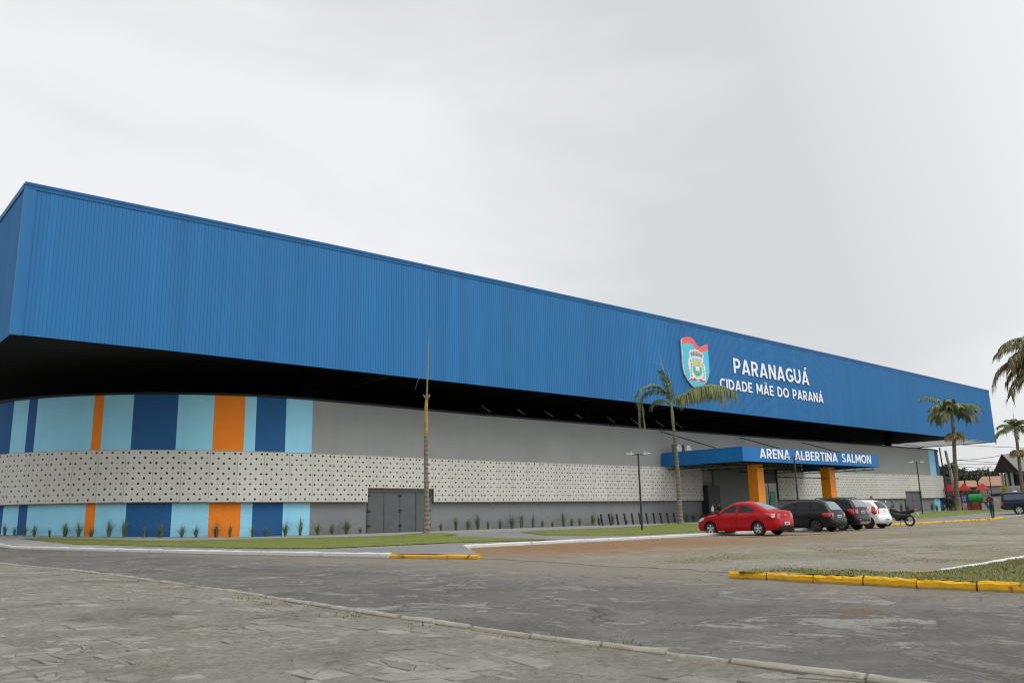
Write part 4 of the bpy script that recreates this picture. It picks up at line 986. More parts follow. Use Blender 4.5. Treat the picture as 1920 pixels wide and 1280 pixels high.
# palm with a few arching fronds by the entrance
p = thing('palm_tree', 'palm with a few arching fronds leaning left in front of the entrance canopy', 'palm', (51.2, 39.56, .26))
tp = Vector((-1.35, -1.0, 8.2))
trunk(p, [(.18, 0, 0), (.12, 0, .4), (.1, -.05, 1.8), (.0, -.15, 3.4), (-.3, -.35, 4.9), (-.75, -.65, 6.4), (-1.12, -.85, 7.5)], [.27, .21, .185, .165, .14, .12, .11], BARK)
trunk(p, [(-1.1, -.84, 7.4), (-1.2, -.92, 7.8), (-1.35, -1.0, 8.8)], [.11, .13, .07], SHAFT, 'crownshaft')
G1 = (0, 0, 1, 1, 0); ctop = tp+Vector((0, 0, .5))
frond(p, ctop, LEFT+.05, R(80), 6.0, R(170), .95, 130, wts=G1, hang=.55, seed=1, width=.075, curl=1.55)
frond(p, ctop, LEFT-.25, R(72), 5.2, R(165), .9, 100, wts=(1, 0, 1), hang=.6, seed=7, width=.07, curl=1.6)
frond(p, ctop, LEFT-.6, R(50), 2.0, R(120), .7, 60, wts=G1, hang=.8, seed=2, width=.07)
frond(p, ctop, RIGHT-.1, R(46), 5.1, R(84), 1.35, 125, wts=(1, 1, 0), hang=1.25, seed=3, width=.085)
frond(p, ctop, RIGHT+.25, R(42), 4.6, R(76), 1.2, 100, wts=(1, 1, 0), hang=1.25, seed=8, width=.08)
frond(p, ctop, RIGHT+.2, R(60), 1.8, R(60), .75, 50, wts=G1, hang=.7, seed=4, width=.07)
frond(p, ctop, LEFT+.9, R(84), 3.0, R(60), .62, 42, wts=G1, hang=.3, seed=5, width=.06)
frond(p, ctop, LEFT-.2, R(86), 2.6, R(40), .6, 46, wts=(0, 0, 1), hang=.35, seed=6, width=.06)
mb = MB(); mb.tube([ctop, ctop+Vector((-.15, .05, 1.5)), ctop+Vector((-.5, .3, 3.1)), ctop+Vector((-.62, .45, 4.2))], [.06, .045, .03, .006], 5)
mb.tube([ctop, ctop+Vector((.05, -.1, 1.3)), ctop+Vector((-.1, .05, 2.7))], [.05, .035, .006], 5)
mb.tube([ctop+Vector((-.5, .3, 3.05)), ctop+Vector((-.8, .5, 3.2)), ctop+Vector((-1.15, .85, 3.5))], [.015, .012, .004], 4)
mb.build('spear_leaf', M('spear_pale', (.27, .27, .13), .6, .2, 2), p)
def full_palm(loc, label, htrunk, rad, lean, nf, L, leaf, skirt, seed, droop=(75, 120), name='palm_tree', browns=.1):
    rnd = random.Random(seed); p = thing(name, label, 'palm', loc); lx, ly = lean
    zz = htrunk
    trunk(p, [(0, 0, 0), (0, 0, htrunk*.05), (lx*.25, ly*.25, htrunk*.3), (lx*.6, ly*.6, htrunk*.65), (lx, ly, htrunk)], [rad*1.7, rad*1.25, rad, rad*.85, rad*.75], BARKB if skirt else BARK)
    trunk(p, [(lx, ly, htrunk-.1), (lx, ly, htrunk+L*.3), (lx, ly, htrunk+L*.55)], [rad*.78, rad*.8, rad*.35], SHAFT, 'crownshaft')
    c = Vector((lx, ly, htrunk+L*.5))
    for i in range(nf):
        az = 2*math.pi*i/nf*1.0+rnd.uniform(-.3, .3)+i*.9; el = R(rnd.uniform(12, 62))
        frond(p, c, az, el, L*rnd.uniform(.8, 1.1), R(rnd.uniform(*droop)), leaf, 62, wts=(0, 0, 1, 1, 1), hang=.8, seed=seed*31+i, width=leaf*.085, brown_tip=browns)
    mb = MB(); mb.tube([c, c+Vector((.1, 0, L*.9))], [.05, .005], 5); mb.build('spear_leaf', RACH, p)
    if skirt:
        for i in range(18):
            az = i*.7+rnd.random()*.3
            frond(p, (lx, ly, htrunk-1.25), az, R(rnd.uniform(25, 60)), 1.25*rnd.uniform(.8, 1.1)*L/3.2, R(150), .7, 30, DRY, (0, 1, 2, 0), .9, seed*77+i, 'dry_frond', .07)
    return p
full_palm((107.8, 41.4, .45), 'palm with full green crown and tan dead skirt at the far end of the facade', 10.2, .26, (-1.4, -1.3), 19, 3.6, 1.2, True, 9)
full_palm((104.4, 33.05, .45), 'palm with green crown and tan skirt in front of the gabled house', 7.6, .2, (-1.15, -.6), 13, 2.6, .7, True, 15)
# near palm whose fronds hang into the top right of the view
p = thing('palm_tree', 'nearest palm, only its drooping browning fronds reach in at the right edge', 'palm', (39.95, 10.3, 0))
trunk(p, [(0, 0, -.2), (0, 0, .5), (-.1, .1, 2.7), (-.1, .2, 5.65)], [.4, .3, .24, .2], BARKB)
trunk(p, [(-.1, .2, 5.55), (-.1, .2, 6.45), (-.1, .25, 7.05)], [.2, .2, .1], SHAFT, 'crownshaft')
for i, (da, el, L, dr, hg) in enumerate(((0.0, 48, 2.9, 100, .75), (.08, -4, 2.9, 68, .8), (-.08, 64, 2.9, 125, .75), (.35, 12, 2.6, 85, .8), (.22, 38, 3.0, 118, .8), (-.25, 26, 3.1, 108, .8), (.55, 62, 2.6, 115, .7), (-.6, 20, 2.3, 95, .8), (.1, 4, 2.0, 75, .8), (1.2, 50, 2.6, 110, .7), (-1.3, 50, 2.6, 110, .7), (2.2, 55, 2.7, 110, .7), (3.1, 45, 2.7, 110, .7), (-2.2, 50, 2.7, 110, .7))):
    frond(p, (-.1, .22, 6.95), LEFT+da, R(el), L, R(dr), .78, 84, wts=(0, 0, 1, 2) if i not in (1, 4, 5) else (0, 2, 2, 1), hang=hg, seed=200+i, width=.055, brown_tip=.6)

# ------------------------------------------------------------------ lamp posts
LPM, LHD = M('dark_lamp_post', (.03, .032, .034), .5), M('lamp_head_silver', (.45, .45, .45), .35, spec=.5)
def lamp_post(x, y, z, h, label, rz, group='dark twin head lamp posts along the facade'):
    t = thing('lamp_post', label, 'street lamp', (x, y, z), rz, group)
    mb = MB(); mb.tube([(0, 0, -.2), (0, 0, h*.5), (0, 0, h)], [.065, .06, .05], 10); mb.build('pole', LPM, t)
    mb = MB(); mb.box(-.35, .35, -.03, .03, h-.1, h-.05); mb.build('arm', LPM, t)
    for s in (-1, 1):
        mb = MB(); mb.add([(s*.28, -.08, h-.07), (s*.75, -.10, h-.02), (s*.75, .10, h-.02), (s*.28, .08, h-.07), (s*.28, -.06, h-.01), (s*.72, -.08, h+.03), (s*.72, .08, h+.03), (s*.28, .06, h-.01)],
                          [(3, 2, 1, 0), (4, 5, 6, 7), (0, 1, 5, 4), (1, 2, 6, 5), (2, 3, 7, 6), (3, 0, 4, 7)]); mb.tube([(s*.4, 0, h+.02), (s*.4, 0, h+.14)], .05, 6); mb.build('lamp_head', LHD, t, fix=True)
lamp_post(38.85, 32.78, .13, 4.5, 'dark lamp post with twin heads on the lawn left of the leaning palm', RIGHT)
lamp_post(52.5, 30.4, .13, 4.55, 'dark lamp post with twin heads crossing the canopy lettering', RIGHT)
lamp_post(81.6, 34.5, .44, 4.85, 'dark lamp post with twin heads in front of the far gate', RIGHT)
lamp_post(115.4, 40.0, .47, 5.4, 'distant dark lamp post beside the playground roof', RIGHT)

# ------------------------------------------------------------------ vehicles
GLASS = M('tinted_glass', (.010, .013, .015), .08, .05, spec=.3); GLASSL = M('pale_reflecting_glass', (.16, .18, .20), .06, .1, spec=.8)
TYRE = M('tyre_rubber', (.018, .018, .018), .85); RIMS = M('silver_rim', (.5, .5, .51), .3, .1, spec=.6, metallic=.6); RIMD = M('dark_rim', (.06, .062, .065), .45, metallic=.4)
BLKP = M('black_plastic', (.016, .016, .017), .6); REDL = M('red_tail_lens', (.42, .012, .016), .12, .1, spec=.6, coat=.5); CLRL = M('clear_lens', (.55, .55, .55), .1, .1, spec=.7); PLATE = M('plate_white', (.55, .56, .57), .5)
CHR = M('chrome', (.6, .6, .6), .15, .05, metallic=.9); SEAM = M('panel_gap', (.008, .008, .008), .8)
def crom(pts, n=6):
    o = []; k = len(pts)
    for i in range(k-1):
        p0, p1, p2, p3 = [Vector(pts[min(max(i+j, 0), k-1)]) for j in (-1, 0, 1, 2)]
        for j in range(n):
            t = j/n; o.append(.5*((2*p1)+(p2-p0)*t+(2*p0-5*p1+4*p2-p3)*t*t+(3*p1-p0-3*p2+p3)*t**3))
    o.append(Vector(pts[-1])); return o
class Car:
    def __init__(s, name, label, loc, rz, paint, spec):
        s.t = thing(name, label, 'car', loc, rz, 'cars parked nose in at the kerb' if spec.get('row') else None); s.p = paint; s.sp = spec
        s.L, s.W, s.belt = spec['L'], spec['W']/2, spec['belt']; s.top = crom(spec['top'], 5)
        s.tilt = spec.get('tilt', .40)
    def hw(s, x, z, d=1.):
        W = s.W; L = s.L
        a, b = .75, .6
        if x < a: W -= .17*(1-x/a)**2.2
        if x > L-b: W -= .12*(1-(L-x)/b)**2.2
        if z < .42: W -= .35*(.42-z)**1.3
        sh = s.belt-.06
        if z > sh: W -= .02+(z-sh)*s.tilt if z > sh+.06 else (z-sh)*.33+(z-sh)*s.tilt
        W += .012*math.exp(-((z-(s.belt-.17))/.06)**2)
        if d < .1: W -= .1*(1-math.sqrt(max(0, 1-(1-d/.1)**2)))
        return W
    def dtop(s, x, z):
        return min((Vector((x, z))-q).length for q in s.top)
    def outline(s):
        """closed side outline: top curve then bottom with wheel arches"""
        sp = s.sp; bot = []; zs = sp['sill']; R_ = sp['arch']
        xr = sp['wx'][1]; xf = sp['wx'][0]; cz = sp['wr']+.01
        def arch(cx):
            o = []
            a0 = math.asin(max(-1, (zs-cz)/R_))
            for i in range(13):
                a = a0+(math.pi-2*a0)*i/12; o.append(Vector((cx+R_*math.cos(a), cz+R_*math.sin(a))))
            return o
        pe = s.top[-1]; ps = s.top[0]
        bot += [Vector((pe.x-.15, zs+.05))]+arch(xr)
        a, b = xr-R_-.05, xf+R_+.05
        for i in range(8): bot.append(Vector((a+(b-a)*i/7, zs)))
        bot += arch(xf)+[Vector((ps.x+.12, zs+.03))]
        return s.top, bot
    def body(s):
        top, bot = s.outline(); ol = top+bot; k = len(ol)
        pts = list(ol); L = s.L
        ip_ = inpoly([(q.x, q.y) for q in ol])
        zmax = max(q.y for q in ol)
        x = .05
        while x < L:
            z = .2
            while z < zmax:
                if ip_(x, z) and min((Vector((x, z))-q).length for q in ol) > .03: pts.append(Vector((x, z)))
                z += .045
            x += .07
        r = delaunay_2d_cdt(pts, [], [list(range(k))], 1, 1e-4); vs, fs = r[0], r[2]
        mb = MB(); n = len(vs)
        Y = [s.hw(v.x, v.y, s.dtop(v.x, v.y)) for v in vs]
        mb.add([(v.x, -Y[i], v.y) for i, v in enumerate(vs)], [tuple(f) for f in fs]); mb.add([(v.x, Y[i], v.y) for i, v in enumerate(vs)], [tuple(reversed(f)) for f in fs])
        # strip across
        rows = []
        for i, q in enumerate(top): rows.append([s.strip_pt(i, -1+2*j/10) for j in range(11)])
        for i in range(len(top)-1):
            for j in range(10): mb.add([rows[i][j], rows[i][j+1], rows[i+1][j+1], rows[i+1][j]], [(0, 1, 2, 3)])
        o = mb.build('body', s.p, s.t, fix=True, angle=38); return o
    def strip_pt(s, i, u, off=0.):
        """point on the skin running over the car; i is a (float) index on the top curve, u in -1..1 across"""
        top = s.top; i0 = max(0, min(len(top)-2, int(i))); f = i-i0; q = top[i0].lerp(top[i0+1], f)
        t = (top[min(i0+2, len(top)-1)]-top[max(i0-1, 0)]).normalized(); nr = Vector((-t.y, t.x))
        b = (.045 if q.y > s.belt else .035)*(1-u*u)
        y = u*s.hw(q.x, q.y, 0)
        return (q.x+nr.x*(b+off), y, q.y+nr.y*(b+off))
    def idx(s, x=None, z=None, rear=False):
        """index on the top curve nearest to a given x (or z on the rear part)"""
        best = None
        for i, q in enumerate(s.top):
            if z is not None:
                if rear != (q.x > s.L*.6): continue
                d = abs(q.y-z)
            else: d = abs(q.x-x)
            if best is None or d < best[0]: best = (d, i)
        return best[1]
    def strip_patch(s, i0, i1, u0, u1, off, name, mat, parent=None, taper=0., n=8):
        mb = MB(); k = max(2, int(abs(i1-i0)))
        rows = []
        for a in range(k+1):
            f = a/k; i = i0+(i1-i0)*f
            rows.append([s.strip_pt(i, (u0+(u1-u0)*j/n)*(1-taper*f), off) for j in range(n+1)])
        for a in range(k):
            for j in range(n): mb.add([rows[a][j], rows[a][j+1], rows[a+1][j+1], rows[a+1][j]], [(0, 1, 2, 3)])
        return mb.build(name, mat, parent or s.t, fix=True, smooth=True)
    def side_patch(s, poly, off, name, mat, sg, parent=None, rnd=False):
        P0 = [Vector(p) for p in (smooth_poly(poly, 4) if rnd else poly)]; P = []
        for i in range(len(P0)):
            a_, b_ = P0[i], P0[(i+1) % len(P0)]; q_ = max(1, int((b_-a_).length/.06))
            P += [a_.lerp(b_, j/q_) for j in range(q_)]
        k = len(P); pts = list(P); ip_ = inpoly([(q.x, q.y) for q in P])
        xs = [q.x for q in P]; zs = [q.y for q in P]; x = min(xs)
        while x < max(xs):
            z = min(zs)
            while z < max(zs):
                if ip_(x, z) and min((Vector((x, z))-q).length for q in P) > .025: pts.append(Vector((x, z)))
                z += .045
            x += .06
        r = delaunay_2d_cdt(pts, [], [list(range(k))], 1, 1e-4); mb = MB()
        mb.add([(v.x, sg*(s.hw(v.x, v.y, s.dtop(v.x, v.y))+off), v.y) for v in r[0]], [tuple(f) if sg < 0 else tuple(reversed(f)) for f in r[2]])
        return mb.build(name, mat, parent or s.t, smooth=True)
    def wheels(s, rim, spokes=5):
        sp = s.sp; r = sp['wr']
        for cx in sp['wx']:
            for sg in (-1, 1):
                yo = sg*(s.W-.02); yi = sg*(s.W-.22)
                mb = MB(); mb.lathe([(r*.62, yo), (r*.66, yo+sg*.004), (r*.9, yo+sg*.004), (r*.97, yo-sg*.03), (r, yo-sg*.06), (r, yi+sg*.04), (r*.95, yi), (r*.4, yi)], 28, 'y', (cx, 0, r))
                wh = mb.build('wheel', TYRE, s.t, smooth=True, angle=45, fix=True)
                mb = MB(); mb.lathe([(r*.655, yo+sg*.006), (r*.60, yo+sg*.008), (r*.57, yo-sg*.05), (0.001, yo-sg*.06)], 28, 'y', (cx, 0, r), 2)
                mb.lathe([(r*.17, yo-sg*.012), (r*.15, yo+sg*.006), (.001, yo+sg*.008)], 16, 'y', (cx, 0, r), 0)
                for i in range(spokes):
                    a = 2*math.pi*i/spokes+.3; c_, s_ = math.cos(a), math.sin(a); px, pz = -s_, c_
                    w0, w1 = r*.075, r*.13
                    def P_(rr, ww, d): return (cx+c_*rr+px*ww, yo+sg*d, r+s_*rr+pz*ww)
                    mb.add([P_(r*.1, -w0, 0), P_(r*.1, w0, 0), P_(r*.6, w1, .004), P_(r*.6, -w1, .004), P_(r*.1, -w0, -.03), P_(r*.1, w0, -.03), P_(r*.6, w1, -.03), P_(r*.6, -w1, -.03)], [(0, 1, 2, 3), (0, 4, 5, 1), (1, 5, 6, 2), (3, 2, 6, 7), (0, 3, 7, 4)], 0)
                mb.build('rim', [rim, BLKP, RIMD if rim is RIMD else M('rim_shadow', (.2, .2, .205), .5, metallic=.4)], wh, fix=True)
        mb = MB(); mb.box(.25, s.L-.3, -s.W+.13, s.W-.13, sp['sill']+.02, s.belt-.25); mb.box(.5, s.L-.55, -s.W+.3, s.W-.3, s.belt-.249, sp['floor'] if 'floor' in sp else s.belt-.1); mb.build('underbody', BLKP, s.t)
    def mirrors(s, x, mat):
        for sg in (-1, 1):
            y = s.hw(x, s.belt)+.02
            mb = MB(); mb.lathe([(.001, -.06), (.045, -.05), (.065, -.01), (.065, .03), (.05, .05), (.001, .05)], 12, 'x', (x, sg*(y+.1), s.belt+.07)); mb.box(x-.03, x+.03, min(sg*y-sg*.03, sg*(y+.08)), max(sg*y-sg*.03, sg*(y+.08)), s.belt, s.belt+.05)
            mb.build('mirror', mat, s.t, smooth=True, angle=50)
    def door(s, poly, hx, hz):
        for sg in (-1, 1):
            s_ = s.side_patch(poly, .005, 'door_gap', SEAM, sg)
            cx = sum(p[0] for p in poly)/len(poly); cz = sum(p[1] for p in poly)/len(poly)
            k = [(cx+(p[0]-cx)*(1-.011/max(.15, abs(p[0]-cx))), cz+(p[1]-cz)*(1-.011/max(.15, abs(p[1]-cz)))) for p in poly]
            d = s.side_patch(k, .0085, 'door', s.p, sg)
            y = s.hw(hx, hz)
            mb = MB(); mb.box(hx-.1, hx+.1, min(sg*(y-.01), sg*(y+.035)), max(sg*(y-.01), sg*(y+.035)), hz-.018, hz+.018); mb.build('handle', s.p, d)
    def plate(s, z, col=PLATE, w=.4):
        i = s.idx(z=z, rear=True); q = s.strip_pt(i, 0); mb = MB(); mb.box(q[0]-.02, q[0]+.03, -w/2, w/2, z-.065, z+.065); o = mb.build('number_plate', col, s.t)
        mb = MB()
        for j in range(7): mb.box(q[0]+.031, q[0]+.034, -w/2+.045+j*.046, -w/2+.078+j*.046, z-.035, z+.03)
        mb.build('plate_print', M('plate_print', (.1, .1, .11), .6), o)

CARP = dict(red=M('red_car_paint', (.36, .003, .007), .36, .06, .8, spec=.16, coat=.14), blk=M('black_car_paint', (.012, .0125, .014), .36, .1, 1, spec=.2, coat=.1), blk2=M('black_suv_paint', (.008, .009, .011), .34, .1, 1, spec=.2, coat=.12), wht=M('white_car_paint', (.70, .70, .69), .35, .04, 1, spec=.5, coat=.5), navy=M('navy_pickup_paint', (.010, .016, .045), .38, .1, 1, spec=.2, coat=.25))
# --- red sedan
sp = dict(row=1, L=4.27, W=1.70, belt=.96, sill=.2, arch=.365, wr=.31, wx=(.83, 3.36), tilt=.46, floor=1.0,
          top=[(.06, .22), (.0, .36), (.01, .52), (.06, .66), (.22, .78), (.55, .88), (.95, .96), (1.12, 1.0), (1.45, 1.2), (1.85, 1.41), (2.15, 1.475), (2.55, 1.485), (2.9, 1.44), (3.25, 1.32), (3.6, 1.15), (3.82, 1.07), (4.08, 1.055), (4.18, 1.03), (4.225, .9), (4.235, .75), (4.265, .62), (4.27, .45), (4.24, .33), (4.15, .25)])
c = Car('parked_car', 'red four door sedan, nearest of the parked row, with silver five spoke wheels', (33.85, 24.55, .0), R(-90), CARP['red'], sp)
c.body(); c.wheels(RIMS); c.mirrors(1.33, BLKP)
c.door([(1.2, .95), (1.22, .4), (1.3, .3), (2.25, .3), (2.3, .95), (2.27, 1.36), (1.93, 1.345), (1.5, 1.13)], 2.1, .83)
c.door([(2.34, .95), (2.3, .3), (2.85, .3), (3.0, .5), (3.17, .72), (3.22, .95), (3.12, 1.2), (2.85, 1.34), (2.33, 1.36)], 3.0, .86)
for sg in (-1, 1):
    c.side_patch([(1.42, 1.01), (2.22, 1.03), (2.2, 1.34), (1.98, 1.335), (1.62, 1.17)], .014, 'side_window', GLASS, sg)
    c.side_patch([(2.36, 1.03), (3.12, 1.05), (3.13, 1.12), (2.85, 1.29), (2.55, 1.35), (2.36, 1.345)], .014, 'side_window', GLASS, sg)
    c.side_patch([(3.72, .98), (4.2, 1.0), (4.21, .76), (4.05, .76), (3.98, .84)], .006, 'tail_light', REDL, sg); c.side_patch([(4.02, .93), (4.19, .94), (4.2, .78), (4.08, .78)], .009, 'light_lens', CLRL, sg)
    c.side_patch([(.07, .69), (.3, .8), (.52, .84), (.5, .74), (.2, .62)], .006, 'headlight', CLRL, sg)
c.strip_patch(c.idx(x=1.18), c.idx(x=1.83), -.86, .86, .005, 'windscreen', GLASS); c.strip_patch(c.idx(x=2.95), c.idx(x=3.68), -.8, .8, .006, 'rear_window', GLASSL)
c.strip_patch(c.idx(z=.96, rear=True), c.idx(z=.76, rear=True), -.98, -.62, .006, 'tail_light', REDL); c.strip_patch(c.idx(z=.96, rear=True), c.idx(z=.76, rear=True), .62, .98, .006, 'tail_light', REDL)
c.strip_patch(c.idx(z=.42, rear=True), c.idx(z=.28, rear=True), -.95, .95, .006, 'bumper_skirt', BLKP)
c.plate(.52); i = c.idx(z=.9, rear=True); q = c.strip_pt(i, 0); mb = MB(); mb.box(q[0], q[0]+.015, -.09, .09, .87, .91); mb.build('badge', M('gold_badge', (.55, .38, .1), .3), c.t)
# --- black wagon
sp = dict(row=1, L=4.19, W=1.66, belt=.98, sill=.2, arch=.365, wr=.305, wx=(.83, 3.29), tilt=.36, floor=1.0,
          top=[(.06, .22), (.0, .38), (.02, .55), (.08, .7), (.3, .84), (.7, .95), (1.0, 1.02), (1.35, 1.22), (1.75, 1.42), (2.05, 1.49), (2.6, 1.52), (3.2, 1.5), (3.62, 1.44), (3.75, 1.36), (3.9, 1.18), (4.02, 1.0), (4.08, .85), (4.1, .7), (4.17, .62), (4.19, .45), (4.16, .33), (4.05, .25)])
c = Car('parked_car', 'black station wagon with roof rails and round red tail lights beside the red car', (39.3, 24.75, .0), R(-90), CARP['blk'], sp)
c.body(); c.wheels(RIMD, 7); c.mirrors(1.3, CARP['blk'])
c.door([(1.15, .96), (1.2, .32), (2.18, .3), (2.24, .97), (2.2, 1.41), (1.85, 1.38), (1.4, 1.15)], 2.05, .86); c.door([(2.28, .97), (2.22, .3), (2.8, .3), (2.98, .6), (3.08, .97), (3.05, 1.41), (2.27, 1.42)], 2.95, .88)
for sg in (-1, 1):
    c.side_patch([(1.38, 1.04), (2.16, 1.05), (2.14, 1.38), (1.86, 1.36), (1.5, 1.16)], .014, 'side_window', GLASS, sg); c.side_patch([(2.3, 1.05), (2.98, 1.06), (2.97, 1.39), (2.3, 1.39)], .014, 'side_window', GLASS, sg)
    c.side_patch([(3.12, 1.07), (3.6, 1.1), (3.5, 1.3), (3.4, 1.38), (3.12, 1.39)], .014, 'side_window', GLASS, sg)
    c.side_patch([(3.72, .9), (4.02, .92), (4.08, .83), (4.05, .72), (3.78, .74), (3.68, .82)], .007, 'tail_light', REDL, sg, None, True)
    mb = MB(); mb.tube([(1.9, sg*.60, 1.5), (2.0, sg*.6, 1.56), (3.4, sg*.59, 1.54), (3.55, sg*.58, 1.47)], .018, 6); mb.build('roof_rail', BLKP, c.t)
    c.strip_patch(c.idx(z=.9, rear=True), c.idx(z=.74, rear=True), sg*.70, sg*.99, .006, 'tail_light', REDL)
c.strip_patch(c.idx(x=1.05), c.idx(x=1.8), -.86, .86, .005, 'windscreen', GLASS); c.strip_patch(c.idx(z=1.42, rear=True), c.idx(z=1.05, rear=True), -.86, .86, .006, 'rear_window', GLASSL)
c.plate(.74)
# --- black suv
sp = dict(row=1, L=4.25, W=1.78, belt=1.08, sill=.26, arch=.40, wr=.34, wx=(.85, 3.41), tilt=.36, floor=1.1,
          top=[(.06, .28), (.0, .45), (.02, .65), (.1, .84), (.35, .97), (.8, 1.06), (1.1, 1.12), (1.45, 1.34), (1.8, 1.53), (2.1, 1.61), (2.6, 1.64), (3.3, 1.61), (3.75, 1.55), (3.9, 1.45), (4.05, 1.22), (4.12, 1.05), (4.15, .85), (4.2, .68), (4.25, .6), (4.25, .45), (4.2, .36), (4.08, .3)])
c = Car('parked_car', 'black compact SUV with silver rear skid plate between the wagon and the white car', (42.05, 24.95, .0), R(-90), CARP['blk2'], sp)
c.body(); c.wheels(RIMS); c.mirrors(1.4, CARP['blk2'])
c.door([(1.25, 1.06), (1.3, .42), (2.25, .4), (2.3, 1.07), (2.27, 1.52), (1.9, 1.48), (1.5, 1.25)], 2.1, .95); c.door([(2.34, 1.07), (2.3, .4), (2.88, .4), (3.05, .7), (3.15, 1.07), (3.1, 1.52), (2.33, 1.53)], 3.0, .98)
for sg in (-1, 1):
    c.side_patch([(1.48, 1.14), (2.22, 1.15), (2.2, 1.49), (1.9, 1.46), (1.6, 1.28)], .014, 'side_window', GLASS, sg); c.side_patch([(2.37, 1.15), (3.04, 1.17), (3.0, 1.49), (2.37, 1.5)], .014, 'side_window', GLASS, sg)
    c.side_patch([(3.2, 1.19), (3.55, 1.24), (3.45, 1.44), (3.18, 1.48)], .014, 'side_window', GLASS, sg)
    c.side_patch([(3.78, 1.05), (4.1, 1.06), (4.14, .82), (3.98, .8)], .007, 'tail_light', REDL, sg)
    c.strip_patch(c.idx(z=1.06, rear=True), c.idx(z=.84, rear=True), sg*.62, sg*.99, .007, 'tail_light', REDL)
    c.strip_patch(c.idx(z=.56, rear=True), c.idx(z=.48, rear=True), sg*.7, sg*.9, .008, 'reflector', REDL)
    mb = MB(); mb.tube([(1.95, sg*.62, 1.6), (2.05, sg*.62, 1.68), (3.5, sg*.62, 1.655), (3.65, sg*.61, 1.57)], .022, 6); mb.build('roof_rail', BLKP, c.t)
c.strip_patch(c.idx(x=1.15), c.idx(x=1.85), -.86, .86, .005, 'windscreen', GLASS); c.strip_patch(c.idx(z=1.5, rear=True), c.idx(z=1.16, rear=True), -.84, .84, .006, 'rear_window', GLASSL)
c.strip_patch(c.idx(z=.46, rear=True), c.idx(z=.34, rear=True), -.75, .75, .008, 'skid_plate', RIMS); c.plate(.92)
# --- white hatchback
sp = dict(row=1, L=4.02, W=1.73, belt=1.0, sill=.22, arch=.375, wr=.31, wx=(.80, 3.36), tilt=.34, floor=1.0,
          top=[(.06, .24), (.0, .4), (.02, .58), (.1, .75), (.35, .88), (.75, .98), (1.0, 1.04), (1.35, 1.26), (1.7, 1.44), (2.0, 1.51), (2.5, 1.53), (3.1, 1.5), (3.5, 1.44), (3.65, 1.34), (3.8, 1.15), (3.87, 1.0), (3.9, .85), (3.93, .7), (4.0, .6), (4.02, .45), (3.98, .34), (3.88, .27)])
c = Car('parked_car', 'white hatchback with tall red tail lights, last car of the row', (45.5, 25.2, .0), R(-90), CARP['wht'], sp)
c.body(); c.wheels(RIMD, 7); c.mirrors(1.3, BLKP)
c.door([(1.15, .98), (1.2, .34), (2.15, .32), (2.2, .99), (2.17, 1.43), (1.8, 1.4), (1.4, 1.18)], 2.0, .88); c.door([(2.24, .99), (2.2, .32), (2.8, .32), (2.98, .62), (3.06, .99), (3.0, 1.42), (2.23, 1.44)], 2.9, .9)
for sg in (-1, 1):
    c.side_patch([(1.38, 1.06), (2.12, 1.07), (2.1, 1.41), (1.82, 1.38), (1.48, 1.18)], .014, 'side_window', GLASS, sg); c.side_patch([(2.27, 1.07), (2.98, 1.1), (2.86, 1.38), (2.27, 1.41)], .014, 'side_window', GLASS, sg)
    c.side_patch([(3.62, 1.2), (3.74, 1.18), (3.86, 1.0), (3.89, .78), (3.72, .76), (3.6, .9)], .007, 'tail_light', REDL, sg)
    c.strip_patch(c.idx(z=1.1, rear=True), c.idx(z=.78, rear=True), sg*.80, sg*.99, .007, 'tail_light', REDL)
c.strip_patch(c.idx(x=1.05), c.idx(x=1.75), -.86, .86, .005, 'windscreen', GLASS); c.strip_patch(c.idx(z=1.4, rear=True), c.idx(z=1.06, rear=True), -.8, .8, .006, 'rear_window', GLASS)
c.plate(.47)
i = c.idx(z=.9, rear=True); q = c.strip_pt(i, 0); mb = MB(); mb.box(q[0], q[0]+.014, -.05, .05, .87, .96); mb.build('badge', CHR, c.t)
# --- navy pickup with a canopy shell
sp = dict(L=5.3, W=1.86, belt=1.12, sill=.42, arch=.46, wr=.39, wx=(.95, 4.03), tilt=.2, floor=1.1,
          top=[(.06, .45), (.0, .6), (.02, .8), (.1, .98), (.35, 1.08), (.9, 1.14), (1.3, 1.2), (1.65, 1.45), (2.0, 1.68), (2.3, 1.77), (2.9, 1.8), (3.2, 1.82), (4.4, 1.84), (5.0, 1.82), (5.14, 1.72), (5.2, 1.3), (5.22, 1.1), (5.23, .8), (5.3, .72), (5.3, .6), (5.2, .52)])
c = Car('pickup_truck', 'dark navy pickup with a hard canopy shell at the right edge of the view', (77.9, 20.8, .26), R(106), CARP['navy'], sp)
c.body(); c.wheels(RIMS, 6); c.mirrors(1.6, BLKP)
for sg in (-1, 1):
    c.side_patch([(1.65, 1.2), (2.4, 1.2), (2.4, 1.62), (2.1, 1.6)], .014, 'side_window', GLASS, sg); c.side_patch([(2.5, 1.2), (3.15, 1.2), (3.15, 1.62), (2.5, 1.63)], .014, 'side_window', GLASS, sg)
    c.side_patch([(3.4, 1.24), (5.05, 1.24), (4.98, 1.66), (3.45, 1.68)], .009, 'canopy_window', M('canopy_glass', (.055, .07, .12), .15, spec=.6), sg)
    c.side_patch([(5.08, 1.08), (5.22, 1.08), (5.22, .8), (5.08, .8)], .008, 'tail_light', REDL, sg)
